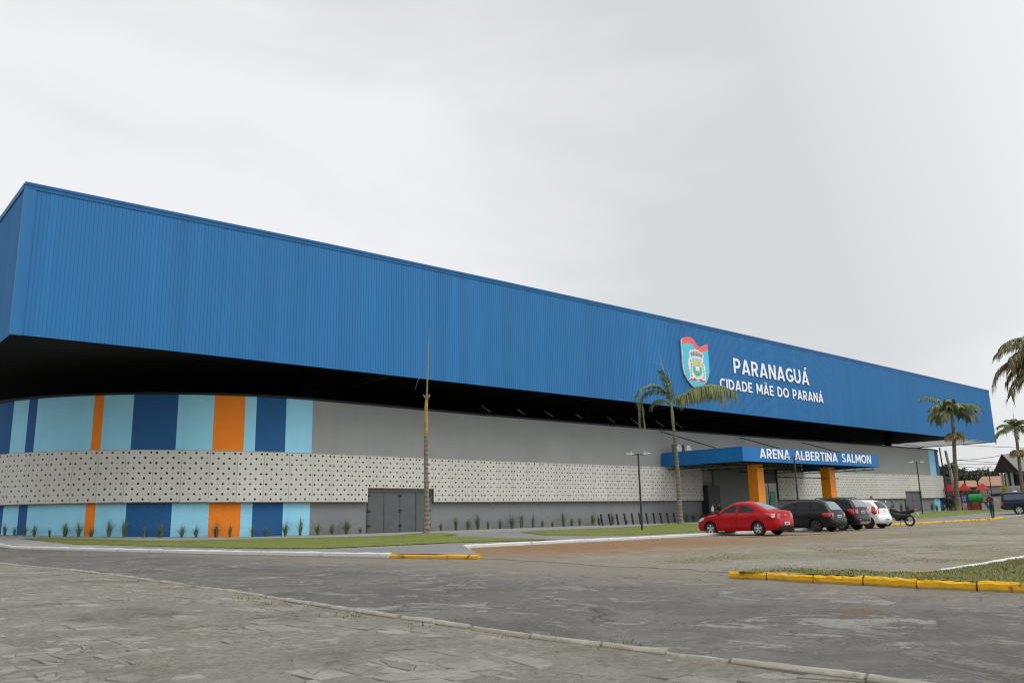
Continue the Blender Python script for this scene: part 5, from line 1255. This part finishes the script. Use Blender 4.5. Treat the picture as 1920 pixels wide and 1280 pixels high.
for sg in (-1, 1):
    c.side_patch([(3.22, 1.13), (5.2, 1.13), (5.2, 1.165), (3.22, 1.165)], .012, 'canopy_seam', SEAM, sg); c.side_patch([(3.2, .62), (3.24, .62), (3.24, 1.75), (3.2, 1.75)], .01, 'cab_gap', SEAM, sg)
    c.side_patch([(3.5, .55), (3.54, .85), (3.75, 1.0), (4.3, 1.0), (4.52, .85), (4.56, .55), (4.5, .55), (4.46, .82), (4.27, .93), (3.78, .93), (3.6, .82), (3.56, .55)], .02, 'wheel_flare', BLKP, sg)
c.strip_patch(c.idx(z=.68, rear=True), c.idx(z=.56, rear=True), -.95, .95, .02, 'bumper', BLKP); c.strip_patch(c.idx(x=1.35), c.idx(x=2.0), -.86, .86, .005, 'windscreen', GLASS)
mb = MB(); mb.lathe([(.001, .1), (.12, .09), (.17, .04), (.17, 0)], 14, 'z', (4.2, 0, 1.88)); mb.build('roof_vent', PLATE, c.t, smooth=True)

# --- motorcycle
t = thing('motorcycle', 'black motorcycle parked nose in beside the white hatchback', 'motorcycle', (50.15, 22.0, .0), R(90))
BK, RED2 = M('black_bike_paint', (.012, .012, .014), .3, spec=.5, coat=.5), REDL
def bike_wheel(x):
    mb = MB(); mb.lathe([(.22, -.05), (.27, -.055), (.30, -.03), (.305, 0), (.30, .03), (.27, .055), (.22, .05), (.22, -.05)], 28, 'y', (x, 0, .305)); wh = mb.build('wheel', TYRE, t, smooth=True, fix=True)
    mb = MB(); mb.lathe([(.225, -.02), (.2, -.025), (.2, .025), (.225, .02), (.225, -.02)], 28, 'y', (x, 0, .305)); mb.lathe([(.05, -.06), (.05, .06), (.001, .06)], 12, 'y', (x, 0, .305))
    for i in range(5):
        a = i*1.2566; mb.tube([(x+.03*math.cos(a), 0, .305+.03*math.sin(a)), (x+.21*math.cos(a+.3), 0, .305+.21*math.sin(a+.3))], .014, 5)
    mb.build('rim', RIMS, wh)
bike_wheel(0); bike_wheel(1.3)
mb = MB(); mb.tube([(.0, .0, .305), (.35, .0, .42), (.6, 0, .42)], [.05, .07, .1], 8); mb.tube([(.6, 0, .42), (.75, 0, .75), (1.0, 0, .95)], .04, 8); mb.lathe([(.001, -.16), (.13, -.16), (.15, 0), (.13, .16), (.001, .16)], 12, 'y', (.62, 0, .42)); mb.build('engine', BLKP, t)
def blob(secs, n=12):
    mb = MB(); vs = []
    for x, y, z, wy, hz in secs:
        for j in range(n):
            a = 2*math.pi*j/n; vs.append((x, y+wy*math.cos(a), z+hz*math.sin(a)))
    fs = []
    for i in range(len(secs)-1):
        for j in range(n): j2 = (j+1) % n; fs.append((i*n+j, i*n+j2, (i+1)*n+j2, (i+1)*n+j))
    fs += [tuple(range(n-1, -1, -1)), tuple((len(secs)-1)*n+j for j in range(n))]
    mb.add(vs, fs); return mb
blob([(-.38, 0, .88, .03, .02), (-.25, 0, .84, .10, .08), (.0, 0, .76, .14, .13), (.25, 0, .74, .13, .09), (.5, 0, .73, .12, .07), (.55, 0, .73, .02, .02)]).build('seat', BLKP, t, smooth=True)
blob([(.5, 0, .78, .04, .03), (.58, 0, .82, .13, .11), (.8, 0, .86, .16, .14), (.98, 0, .9, .12, .1), (1.05, 0, .92, .03, .03)]).build('fuel_tank', BK, t, smooth=True)
blob([(-.1, 0, .62, .06, .06), (.1, 0, .58, .13, .14), (.4, 0, .56, .15, .2), (.7, 0, .6, .16, .22), (.95, 0, .7, .13, .2), (1.08, 0, .8, .04, .08)]).build('side_fairing', BK, t, smooth=True)
blob([(-.55, 0, .60, .05, .01), (-.42, 0, .66, .07, .012), (-.3, 0, .74, .08, .02), (-.1, 0, .72, .1, .04)]).build('rear_mudguard', BK, t, smooth=True)
blob([(-.42, 0, .86, .05, .03), (-.36, 0, .87, .07, .045), (-.3, 0, .87, .07, .04)]).build('tail_light', RED2, t, smooth=True)
mb = MB(); mb.box(-.5, -.485, -.09, .09, .55, .69); mb.build('number_plate', PLATE, t)
mb = MB(); mb.tube([(-.25, -.16, .38), (.1, -.16, .34), (.5, -.14, .3)], [.055, .055, .03], 10); mb.build('exhaust', RIMS, t, smooth=True)
mb = MB()
for s in (-1, 1): mb.tube([(1.3, s*.09, .305), (1.08, s*.08, .95)], .028, 8)
mb.tube([(1.02, -.36, 1.08), (1.06, -.15, 1.04), (1.06, .15, 1.04), (1.02, .36, 1.08)], .018, 8); mb.build('fork', STL, t)
blob([(1.1, 0, .9, .06, .06), (1.2, 0, .92, .1, .1), (1.27, 0, .92, .09, .09), (1.28, 0, .92, .02, .02)]).build('headlight', CLRL, t, smooth=True)
for s in (-1, 1):
    mb = MB(); mb.tube([(1.03, s*.3, 1.08), (1.05, s*.36, 1.3)], .009, 5); mb.lathe([(.001, -.01), (.065, -.008), (.065, .012), (.001, .016)], 12, 'x', (1.05, s*.37, 1.34)); mb.build('mirror', CHR if s > 0 else BLKP, t)
mb = MB(); mb.tube([(.45, .1, .35), (.4, .32, .0)], .013, 5); mb.build('side_stand', STL, t)
t.scale = (1.05, 1.05, 1.08)

# ------------------------------------------------------------------ people
def person(loc, rz, label, shirt, legs, skin=(.28, .16, .10), hair=(.015, .012, .010), h=1.72, arms='down', bow=0., stride=.05, hairlen=.0, group=None, shoe=(.03, .02, .02)):
    s = h/1.72
    t = thing('person', label, 'person', loc, rz, group)
    V = []; E = []; RR = []
    def add(p, r, par=None):
        V.append(Vector(p)*s); RR.append((r[0]*s, r[1]*s) if isinstance(r, tuple) else (r*s, r*s))
        if par is not None: E.append((par, len(V)-1))
        return len(V)-1
    pel = add((0, 0, .93), (.155, .11))
    w1 = add((.0, 0, 1.08), (.135, .10), pel); ch = add((.015+bow*.1, 0, 1.28), (.165, .115), w1); nb = add((.02+bow*.2, 0, 1.42), (.10, .08), ch)
    nk = add((.025+bow*.45, 0, 1.475), .058, nb); hd = add((.045+bow*.8, 0, 1.55), (.075, .085), nk); hd2 = add((.045+bow*.92, 0, 1.635), (.096, .112), hd); add((.03+bow*.9, 0, 1.70), (.074, .088), hd2)

    for sg in (-1, 1):
        hp = add((0, sg*.09, .86), .095, pel); kn = add((.03*sg*stride*10+.015, sg*.1, .49), .062, hp); an = add((sg*stride, sg*.105, .09), .042, kn); ft = add((sg*stride+.06, sg*.11, .045), .042, an); add((sg*stride+.16, sg*.12, .035), .032, ft)
        sh = add((.01+bow*.15, sg*.17, 1.385), .06, nb)
        if arms == 'phone':
            el = add((.05, sg*.22, 1.13), .045, sh); wr = add((.24, sg*.10, 1.17), .032, el); ha = add((.30, sg*.05, 1.21), .034, wr)
            for k in range(5): add((.345+.012*(k == 2), sg*(.05-.016*(k-2)), 1.235-.008*k), .009, ha)
        else:
            el = add((-.01, sg*.23, 1.12), .045, sh); wr = add((.05, sg*.24, .88), .032, el); ha = add((.065, sg*.24, .81), .036, wr)
            for k in range(5): add((.05+.014*k, sg*.24+(.012 if k == 4 else 0), .73+.012*abs(k-2)), .009, ha)
    me = bpy.data.meshes.new('body'); me.from_pydata(V, E, []); o = bpy.data.objects.new('body', me); COL.objects.link(o)
    md = o.modifiers.new('skin', 'SKIN'); md.use_smooth_shade = True; o.modifiers.new('sub', 'SUBSURF').levels = 2
    for i, sv in enumerate(me.skin_vertices[0].data): sv.radius = RR[i]; sv.use_root = (i == 0)
    dg = bpy.context.evaluated_depsgraph_get(); m2_ = bpy.data.meshes.new_from_object(o.evaluated_get(dg)); bpy.data.objects.remove(o)
    o = bpy.data.objects.new('body', m2_); COL.objects.link(o); o.parent = t
    bm = bmesh.new(); bm.from_mesh(m2_)      # clean hems, cuffs and necklines
    for zc in (.10, .98, 1.10, 1.462): bmesh.ops.bisect_plane(bm, geom=bm.verts[:]+bm.edges[:]+bm.faces[:], plane_co=(0, 0, zc*s), plane_no=(0, 0, 1))
    bm.to_mesh(m2_); bm.free()
    hx = .045+bow*.92
    for v_ in m2_.vertices:      # brow, nose, lips, chin and the narrowing of the jaw
        x_, y_, z_ = v_.co/s
        if z_ > 1.49 and x_ > hx-.03 and abs(y_) < .09:
            d_ = .030*math.exp(-(y_/.017)**2-((z_-1.597)/.022)**2)+.012*math.exp(-(y_/.014)**2-((z_-1.625)/.02)**2)+.010*math.exp(-(y_/.03)**2-((z_-1.553)/.011)**2)+.016*math.exp(-(y_/.03)**2-((z_-1.522)/.016)**2)
            d_ -= .010*math.exp(-((abs(y_)-.032)/.014)**2-((z_-1.63)/.013)**2)
            v_.co.x += d_*s
    m2_.materials.clear()
    for nm, c_ in (('skin', skin), ('shirt', shirt), ('trousers', legs), ('shoes', shoe)): m2_.materials.append(M(nm+'_%d_%d_%d' % tuple(int(k*999) for k in c_), c_, .75, .1, 6, .2, 30))
    for pl in m2_.polygons:
        c_ = pl.center/s; y = abs(c_.y); i = 0
        if c_.z < .10: i = 3
        elif c_.z < .98 and y < .2: i = 2
        elif c_.z < 1.462 and not (y > .19 and c_.z < 1.1 and arms == 'down') and not (arms == 'phone' and c_.x > .17+bow and y < .25): i = 1
        pl.material_index = i; pl.use_smooth = True
    # head: hair cap, ears, nose
    hc = Vector((.038+bow*.9, 0, 1.648))*s; HM = M('hair_%d' % int(hair[0]*999), hair, .8, .2, 20, .4, 80)
    mb = MB(); vs = []; fs = []; n1, n2 = 8, 14
    for i in range(n1+1):
        a = math.pi*i/n1*.66
        for j in range(n2):
            b = 2*math.pi*j/n2; fr = .5+.5*math.cos(b)
            aa = a*(1-.48*fr)+(hairlen*(1-fr))*i/n1*3
            rr = .1*s; vs.append((hc.x-.008+rr*1.04*math.sin(aa)*math.cos(b), hc.y+rr*.83*math.sin(aa)*math.sin(b), hc.z-.01+rr*1.0*math.cos(aa)))
    for i in range(n1):
        for j in range(n2): j2 = (j+1) % n2; fs.append((i*n2+j, i*n2+j2, (i+1)*n2+j2, (i+1)*n2+j))
    mb.add(vs, fs); mb.build('hair', HM, t, smooth=True)
    for sg in (-1, 1):
        mb = MB(); mb.lathe([(.001, -.009), (.016, -.006), (.026, .002), (.022, .010), (.010, .012), (.001, .008)], 10, 'y', ((.03+bow*.9)*s, sg*.078*s, 1.605*s)); mb.build('ear', m2_.materials[0], t, smooth=True)
        mb = MB(); mb.lathe([(.001, .006), (.009, .004), (.012, -.004)], 8, 'x', (.112*s+bow*.93*s, sg*.032*s, 1.63*s)); mb.build('eye', M('eye_dark', (.03, .02, .015), .4), t)
    if arms == 'phone':
        pt = thing('phone', 'dark phone held up in both hands by the man on the kerb', 'phone', tuple(Vector(loc)+Matrix.Rotation(rz, 3, 'Z') @ (Vector((.355, 0, 1.26))*s)), rz)
        mb = MB(); mb.box(-.006, .006, -.04, .04, -.07, .07); mb.build('case', BLKP, pt); mb = MB(); mb.box(-.008, -.0062, -.035, .035, -.064, .064); mb.build('screen', GLASS, pt)
    return t
person((68.3, 23.8, .145), math.radians(160), 'man in grey shirt and jeans bowing over a phone on the far kerb', (.06, .062, .062), (.022, .03, .055), h=1.86, arms='phone', bow=.13)
BLKC, DRK = (.012, .012, .014), (.02, .02, .024)
eg = 'people waiting in the shade under the canopy'
person((67.6, 47.4, .13), R(-100), 'person in black standing beside the dark entrance door', BLKC, DRK, h=1.72, group=eg)
person((66.9, 47.7, .13), R(-60), 'person in white shirt half hidden behind the person in black', (.6, .6, .6), DRK, h=1.70, group=eg)
person((68.75, 46.7, .13), R(-30), 'first of the dark clothed group of four behind the red car roof', BLKC, DRK, h=1.68, group=eg)
person((69.0, 46.2, .13), R(150), 'dark clothed person in the middle of the group behind the red car roof', BLKC, DRK, h=1.8, group=eg)
person((69.6, 46.4, .13), R(-120), 'person with long hair in the group by the orange column', (.03, .03, .035), DRK, h=1.78, hairlen=.2, group=eg)
person((69.95, 46.0, .13), R(170), 'last of the waiting group, closest to the orange column', (.05, .02, .02), DRK, h=1.78, group=eg)
person((57.8, 27.85, .13), R(-100), 'person standing behind the white hatchback, only the head showing', (.1, .1, .12), DRK, h=1.77)

# ------------------------------------------------------------------ playground
RDP, PUR, YEL, BLU, GRN, STP = M('red_plastic', (.55, .03, .03), .4, .1, 2), M('purple_plastic', (.17, .07, .28), .4), M('yellow_plastic', (.62, .33, .02), .4), M('blue_plastic', (.05, .075, .36), .4), M('green_plastic', (.02, .36, .10), .4, .12, 1), M('brown_post', (.10, .035, .025), .6)
pg = thing('playground_tower', 'playground with red pyramid roofs, green tube tunnel and red slides beyond the arena', 'playground', (133.75, 53.0, .38), R(-71))
pg.scale = (.786, .8, .91)
def tower(x, y=0, s=2.1, roof=True, hz=3.3):
    for sx in (-1, 1):
        for sy in (-1, 1):
            mb = MB(); mb.tube([(x+sx*s*.36, y+sy*s*.36, 0), (x+sx*s*.36, y+sy*s*.36, hz+.2)], .06, 6); mb.build('post', STP, pg)
    mb = MB(); mb.box(x-s*.4, x+s*.4, y-s*.4, y+s*.4, 1.25, 1.35); mb.build('deck', STP, pg)
    mb = MB(); a = s*.6; mb.add([(x-a, y-a, hz), (x+a, y-a, hz), (x+a, y+a, hz), (x-a, y+a, hz), (x, y, hz+1.15)], [(0, 1, 4), (1, 2, 4), (2, 3, 4), (3, 0, 4), (3, 2, 1, 0)]); mb.build('roof', RDP, pg)
tower(1.0); tower(3.55, -.4); tower(6.6)
def wall_panel(x0, x1, y, z0, z1, m, name='panel'):
    mb = MB(); mb.box(x0, x1, y-.04, y+.04, z0, z1); o = mb.build(name, m, pg)
    mb = MB()
    for i in range(2):
        for j in range(2): mb.box(x0+.2+i*.32, x0+.42+i*.32, y-.05, y-.042, z0+.2+j*.45, z0+.5+j*.45)
    mb.build('panel_opening', PLATE, o)
wall_panel(.3, 1.75, -.8, 1.35, 2.5, M('navy_panel', (.03, .035, .09), .5)); wall_panel(2.85, 4.3, -1.2, 1.35, 2.6, BLU); wall_panel(6.0, 7.3, -.8, 1.4, 2.5, M('yellow_net', (.5, .38, .1), .6))
mb = MB(); mb.tube([(4.05, -1.25, 2.0), (6.35, -1.15, 2.0)], .68, 18, cap=False); mb.build('tunnel', GRN, pg, smooth=True)
mb = MB(); mb.add([(-.5, -1.0, .2), (2.0, -1.0, 1.35), (2.0, -.5, 1.35), (-.5, -.5, .2), (-.5, -1.06, .42), (2.0, -1.06, 1.57), (2.0, -.44, 1.57), (-.5, -.44, .42)], [(0, 1, 2, 3), (0, 4, 5, 1), (3, 2, 6, 7)]); mb.build('slide', RDP, pg)
mb = MB(); mb.add([(5.0, -.9, .1), (6.2, -.9, 1.35), (6.2, -.4, 1.35), (5.0, -.4, .1), (5.0, -.96, .32), (6.2, -.96, 1.57), (6.2, -.34, 1.57), (5.0, -.34, .32)], [(0, 1, 2, 3), (0, 4, 5, 1), (3, 2, 6, 7)]); mb.build('slide', RDP, pg)
mb = MB(); mb.add([(7.0, -1.2, .1), (6.5, -.6, 1.35), (7.0, -.6, 1.35), (7.5, -1.2, .1)], [(0, 1, 2, 3)]); mb.build('slide', BLU, pg)
arc = [(.2+-1.1*math.sin(i*.33), -.2, 2.05-1.6*(i/6)) for i in range(7)]
for k, m_ in ((0, PUR), (2, YEL), (4, PUR)):
    mb = MB(); mb.tube(arc[k:k+3], .48, 14, cap=False); mb.build('tube_slide', m_, pg, smooth=True)
mb = MB(); mb.tube([(4.2, -.9, 0), (4.2, -.9, 1.1)], .05, 6); mb.tube([(4.8, -.9, 0), (4.8, -.9, 1.1)], .05, 6); mb.box(4.0, 5.0, -1.1, -.7, .75, .95); mb.build('seesaw', RDP, pg)

# ------------------------------------------------------------------ houses, trees, poles, wires at the right end
def rot_thing(name, label, cat, x, y, z, rz=R(-71), group=None): return thing(name, label, cat, (x, y, z), rz, group)
# gabled two storey house with a porch (local x = picture right, y = away, z up)
h = rot_thing('house', 'two storey house with dark gabled roof, maroon fascia and porch columns', 'house', 131.4, 43.7, .35, R(-112))
h.scale = (.52, 1, 1)
GRW, DKW, PINKT, WHW = M('pale_green_wall', (.34, .40, .33), .8, .1, 1), M('dark_gable_boards', (.045, .035, .032), .8, .2, 2), M('pale_grey_tiles', (.2, .185, .17), .8, .15, 3), M('whitewash', (.5, .5, .47), .8, .12, 1)
mb = MB(); mb.box(2.6, 7.5, 0.6, 7, 0, 5.3); mb.build('wall', GRW, h)
mb = MB(); mb.add([(-.9, -.8, 5.3), (6.2, -.8, 5.3), (2.2, -.8, 7.55), (-.9, -.7, 5.3), (6.2, -.7, 5.3), (2.2, -.7, 7.55)], [(0, 1, 2), (5, 4, 3), (0, 3, 4, 1)]); mb.build('gable', DKW, h, fix=True)
mb = MB()
for a, b in (((-1.1, 5.25), (2.2, 7.65)), ((6.4, 5.25), (2.2, 7.65))):
    mb.add([(a[0], -1.0, a[1]), (b[0], -1.0, b[1]), (b[0], 8, b[1]), (a[0], 8, a[1]), (a[0], -1.0, a[1]+.14), (b[0], -1.0, b[1]+.14), (b[0], 8, b[1]+.14), (a[0], 8, a[1]+.14)], [(0, 1, 2, 3), (4, 7, 6, 5), (0, 4, 5, 1), (1, 5, 6, 2), (3, 2, 6, 7), (0, 3, 7, 4)])
mb.build('roof', PINKT, h, fix=True)
mb = MB()
for a, b in (((-1.1, 5.25), (2.2, 7.65)),):
    mb.add([(a[0], -1.08, a[1]-.06), (b[0], -1.08, b[1]-.06), (b[0], -1.08, b[1]+.2), (a[0], -1.08, a[1]+.2), (a[0], -1.003, a[1]-.06), (b[0], -1.003, b[1]-.06), (b[0], -1.003, b[1]+.2), (a[0], -1.003, a[1]+.2)], [(0, 1, 2, 3), (4, 7, 6, 5), (3, 2, 6, 7), (0, 4, 5, 1)])
mb.build('fascia', M('maroon_board', (.11, .018, .035), .6), h, fix=True)
for x in (.25, 1.75, 3.3):
    mb = MB(); mb.box(x-.16, x+.16, -.6, -.25, 2.6, 5.25); mb.build('column', WHW if x < 3 else GRW, h)
mb = MB(); mb.box(-.3, 7.5, -.75, -.55, 2.55, 3.35); mb.build('balcony_wall', WHW, h)
mb = MB(); mb.box(-1.6, 7.5, -2.6, -.3, 2.25, 2.4); mb.add([(-2.2, -3.2, 1.75), (7.5, -3.2, 1.75), (7.5, -.76, 2.6), (-1.6, -.76, 2.6)], [(0, 1, 2, 3)]); mb.build('awning', M('awning_grey', (.20, .20, .185), .7), h)
mb = MB(); mb.box(3.7, 5.3, -.1, .5, 3.4, 4.9); mb.build('window', GLASS, h)
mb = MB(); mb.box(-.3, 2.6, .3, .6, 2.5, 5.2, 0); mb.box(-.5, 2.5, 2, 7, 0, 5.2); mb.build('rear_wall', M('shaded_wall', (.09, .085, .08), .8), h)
mb = MB(); mb.box(0, 2.5, -.5, .25, 0, 2.2); mb.build('shop_wall', M('plaster_beige', (.36, .34, .27), .8, .15, 1), h)
mb = MB(); mb.box(.3, 1.75, -.92, -.8, 2.45, 3.35); sgn = mb.build('sign_board', M('sign_yellow', (.5, .45, .02), .5, .1, 2)); sgn.location = (131.4, 43.7, .35); sgn.rotation_euler = (0, 0, R(-112)); sgn.scale = (.62, 1, 1)
tag(sgn, 'yellow sign board hanging on the balcony of the gabled house', 'sign')
mb = MB()
for j in range(3): mb.box(.45, 1.0+.25*((j*2) % 3), -.932, -.922, 3.12-j*.25, 3.2-j*.25)
mb.build('print', M('sign_print', (.07, .1, .03), .6), sgn)
def cottage(x, y, w, d, hw_, hr, wallm, roofm, label, flat_roof=False):
    t = rot_thing('house', label, 'house', x, y, .3, R(-71), 'small houses beyond the playground')
    mb = MB(); mb.box(0, w, 0, d, 0, hw_); mb.build('wall', wallm, t)
    mb = MB()
    if flat_roof: mb.box(-.2, w+.2, -.2, d+.2, hw_, hw_+.5)
    else: mb.add([(-.6, -.6, hw_), (w+.6, -.6, hw_), (w+.6, d+.6, hw_), (-.6, d+.6, hw_), (w*.15, d/2, hw_+hr), (w*.85, d/2, hw_+hr)], [(0, 1, 5, 4), (1, 2, 5), (2, 3, 4, 5), (3, 0, 4), (3, 2, 1, 0)])
    mb.build('roof', roofm, t)
    for i in range(max(1, int(w/4))):
        mb = MB(); a = 1+i*3.6; mb.box(a, a+1.3, -.06, 0.05, 1.0, 2.2); wn = mb.build('window', GLASS, t); mb = MB(); mb.box(a-.1, a+1.4, -.09, -.063, .88, .98); mb.build('sill', WHW, wn)
TERR, DKR, BRK = M('terracotta_tiles', (.33, .19, .12), .8, .2, 2), M('dark_roof', (.09, .085, .085), .8), M('brown_wall', (.15, .085, .06), .8, .2, 1)
cottage(173.6, 70.4, 3.2, 8, 6.0, 0, M('maroon_wall', (.11, .06, .055), .8), DKR, 'dark flat roofed house just past the end of the arena', True)
cottage(176.8, 68.4, 4.8, 8, 4.4, 1.4, BRK, TERR, 'brown house with long terracotta roof behind the green tunnel'); cottage(188.2, 67.7, 6.4, 9, 4.7, 2.1, M('grey_wall', (.3, .3, .29), .8), TERR, 'house with higher terracotta roof between the lamp post and gabled house')
mb = MB(); mb.box(0, 10.5, -.1, .1, 0, 2.3); o = mb.build('boundary_wall', M('painted_wall_mix', (.34, .30, .26), .8, .4, .5)); o.location = (148.3, 60.1, .25); o.rotation_euler = (0, 0, R(-41.6)); tag(o, 'low stained boundary wall running behind the playground', 'wall')
mb = MB(); mb.box(0, 1.9, -.1, .1, 0, 2.6); o = mb.build('brick_wall', M('red_brick_wall', (.2, .05, .035), .8, .2, 2)); o.location = (141.2, 52.7, .3); o.rotation_euler = (0, 0, R(-41.6)); tag(o, 'red brick wall piece below the green tunnel', 'wall')

def leafy(label, x, y, z, hgt, rad, seed, mats, n=2600, group='leafy trees on the skyline', flat_=.75, ls=.28):
    rnd = random.Random(seed); t = thing('tree', label, 'tree', (x, y, z), 0, group)
    mb = MB(); mb.tube([(0, 0, -.2), (.1, 0, hgt*.3), (-.1, .1, hgt*.6)], [.28, .2, .12], 8)
    cl = []
    for i in range(16):
        a = rnd.uniform(0, 6.28); r_ = rad*rnd.uniform(.15, .8); cz = hgt-rad*flat_+rnd.uniform(-.5, .75)*rad*flat_; cl.append((r_*math.cos(a), r_*math.sin(a), cz, rad*rnd.uniform(.25, .5)))
        mb.tube([(0, .05, hgt*.5), (cl[-1][0]*.5, cl[-1][1]*.5, (hgt*.5+cz)/2), cl[-1][:3]], [.1, .06, .02], 5)
    mb.build('trunk', BARKB, t); mb = MB()
    for i in range(n):
        c_ = rnd.choice(cl); d = Vector((rnd.gauss(0, 1), rnd.gauss(0, 1), rnd.gauss(0, 1))).normalized()*c_[3]*rnd.uniform(.55, 1.05); q = Vector(c_[:3])+d
        u = Vector((rnd.gauss(0, 1), rnd.gauss(0, 1), rnd.gauss(0, .6))).normalized(); v = u.cross(Vector((rnd.gauss(0, 1), rnd.gauss(0, 1), rnd.gauss(0, 1)))).normalized(); k = ls*rnd.uniform(.6, 1.3)
        mb.add([q-u*k, q+v*k*.5, q+u*k, q-v*k*.5], [(0, 1, 2, 3)], rnd.choice((0, 0, 1, 1, 2)))
    mb.build('crown', mats, t); return t
TL = [M('tree_leaf_dark', (.05, .066, .042), .7), M('tree_leaf_mid', (.078, .098, .06), .7), M('tree_leaf_light', (.115, .135, .085), .7)]  # leaf tones paled and greyed, distance haze is put into the colour
leafy('dense dark tree above the flat roofed house at the arena end', 185.5, 72.4, 0, 9.7, 2.6, 1, TL); leafy('wide dark tree behind the leaning concrete pole', 191, 72.7, 0, 9.0, 2.6, 2, TL)
leafy('greyish tree right of the far palm trunk', 195, 71.7, 0, 8.4, 2.8, 3, TL); leafy('small round dark tree on the skyline over the terracotta roof', 203, 73.2, 0, 8.6, 1.6, 4, TL, 1400); leafy('rounded green tree on the skyline beside the small dark one', 206, 72.6, 0, 8.9, 2.2, 5, TL, 1800)
leafy('low tree on the skyline against the eave of the gabled house', 208, 71.6, 0, 8.6, 1.8, 6, TL, 1500)
leafy('small bush tree inside the playground yard', 150, 55, .2, 3.4, 1.3, 7, TL, 900, None, .8, .2)
# shrub by the far corner of the arena
leafy('bushy green shrub at the foot of the far blue corner stripe', 132.3, 51.6, .35, 1.9, .8, 8, TL, 900, None, .9, .16)
# near shrub whose leaves poke in at the right edge
def shrub(x, y, z):
    rnd = random.Random(4); t = thing('shrub', 'dark leafy shrub poking in at the right edge of the picture', 'shrub', (x, y, z)); mb = MB(); lv = MB()
    for i in range(16):
        a = rnd.uniform(0, 6.28); d = Vector((math.cos(a)*.35*rnd.random()**.5, math.sin(a)*.35*rnd.random()**.5, rnd.uniform(.3, 1.05))); p_ = [Vector((0, 0, 0)), d*.5+Vector((0, 0, .08)), d]
        mb.tube(p_, [.012, .008, .003], 5)
        for j in range(26):
            tt = rnd.uniform(.3, 1); q = d*tt+Vector((rnd.gauss(0, .03), rnd.gauss(0, .03), rnd.gauss(0, .03))); u = Vector((rnd.gauss(0, 1), rnd.gauss(0, 1), rnd.gauss(.2, .7))).normalized(); v = u.cross(Vector((0, 0, 1))).normalized(); k = rnd.uniform(.03, .055)
            lv.add([q, q+u*k+v*k*.45, q+u*k*2, q+u*k-v*k*.45], [(0, 1, 2, 3)], rnd.choice((0, 0, 1)))
    mb.build('stem', BARKB, t); lv.build('foliage', [TL[0], TL[1]], t)
shrub(16.2, 4.85, .1)

CONC = M('concrete_pole', (.36, .335, .29), .85, .15, 1.5); WOOD = M('dark_wood_pole', (.06, .05, .045), .8)
def upole(x, y, z, pts, rad, label, arms=(), mat=WOOD, name='utility_pole'):
    t = thing(name, label, 'utility pole', (x, y, z), R(-70), 'poles and masts behind the playground')
    mb = MB(); mb.tube(pts, rad, 10); mb.build('pole', mat, t)
    for a in arms:
        mb = MB(); mb.tube([(a[0], 0, a[2]), (a[1], 0, a[3])], .05, 5); mb.build('cross_arm', STL, t)
        for k in (0, .5, 1):
            mb = MB(); xx, zz = a[0]+(a[1]-a[0])*k, a[2]+(a[3]-a[2])*k; mb.tube([(xx, 0, zz), (xx, 0, zz+.22)], .05, 6); mb.build('insulator', STL, t)
    return t
upole(149.6, 57.2, .3, [(0, 0, -.3), (-.45, .0, 5.1), (-.92, 0, 10.1)], [.31, .28, .22], 'leaning pale concrete pole rising behind the playground roofs beside the tall palm', ((-.9, .6, 7.9, 8.0),), CONC)
upole(131.9, 51.75, .4, [(0, 0, -.3), (-.35, 0, 9.4)], [.12, .1], 'thin dark pole rising to the arena roof edge', ((-.2, 1.0, 6.4, 6.4), (-.1, .8, 5.9, 6.1)))
upole(141.6, 50.9, .3, [(0, 0, -.3), (0, 0, 5.9)], [.14, .11], 'plain dark pole left of the distant lamp post', ())
upole(150.8, 56.2, .3, [(0, 0, -.3), (0, 0, 6.4)], [.14, .12], 'street lamp pole with a single arm reaching right over the terracotta roof', ((0, 2.2, 6.3, 6.45),))
WIRE = M('black_cable', (.02, .02, .022), .6)
def wire(a, b, sag, lab, r=.036):
    mb = MB(); pts = [(a[0]+(b[0]-a[0])*i/14, a[1]+(b[1]-a[1])*i/14, a[2]+(b[2]-a[2])*i/14-sag*4*(i/14)*(1-i/14)) for i in range(15)]
    mb.tube(pts, r, 4); tag(mb.build('overhead_wire', WIRE), lab, 'wire', 'overhead wires at the far right')
pa = Vector((149.0, 56.4, 0)); rv = Vector((.34, -.94, 0))
for i, (za, zb_, L, sg, lab) in enumerate(((6.3, 7.3, 7.5, .5, 'sagging overhead wire rising right to the crown of the rear palm'), (6.3, 5.6, 6.5, .1, 'overhead wire falling from the leaning pole to the gable'), (5.8, 5.6, 6.5, .08, 'level overhead wire at the height of the gable edge'), (5.6, 4.9, 6.5, .15, 'lower overhead wire falling to the right'), (4.5, 4.5, 7, .1, 'lowest overhead wire crossing at the lamp heads'), (5.0, 4.2, 7, .2, 'thin overhead wire just above the lowest one'), (8.1, 7.2, 8, .1, 'highest overhead wire under the arena roof corner'))):
    za, zb_, L = 1.1+(za-1.1)*1.46, 1.1+(zb_-1.1)*1.46, L*1.46; a = (pa.x, pa.y, za); b = tuple(pa+rv*L); wire(a, (b[0], b[1], zb_), sg, lab)
print('objects', len(bpy.data.objects))
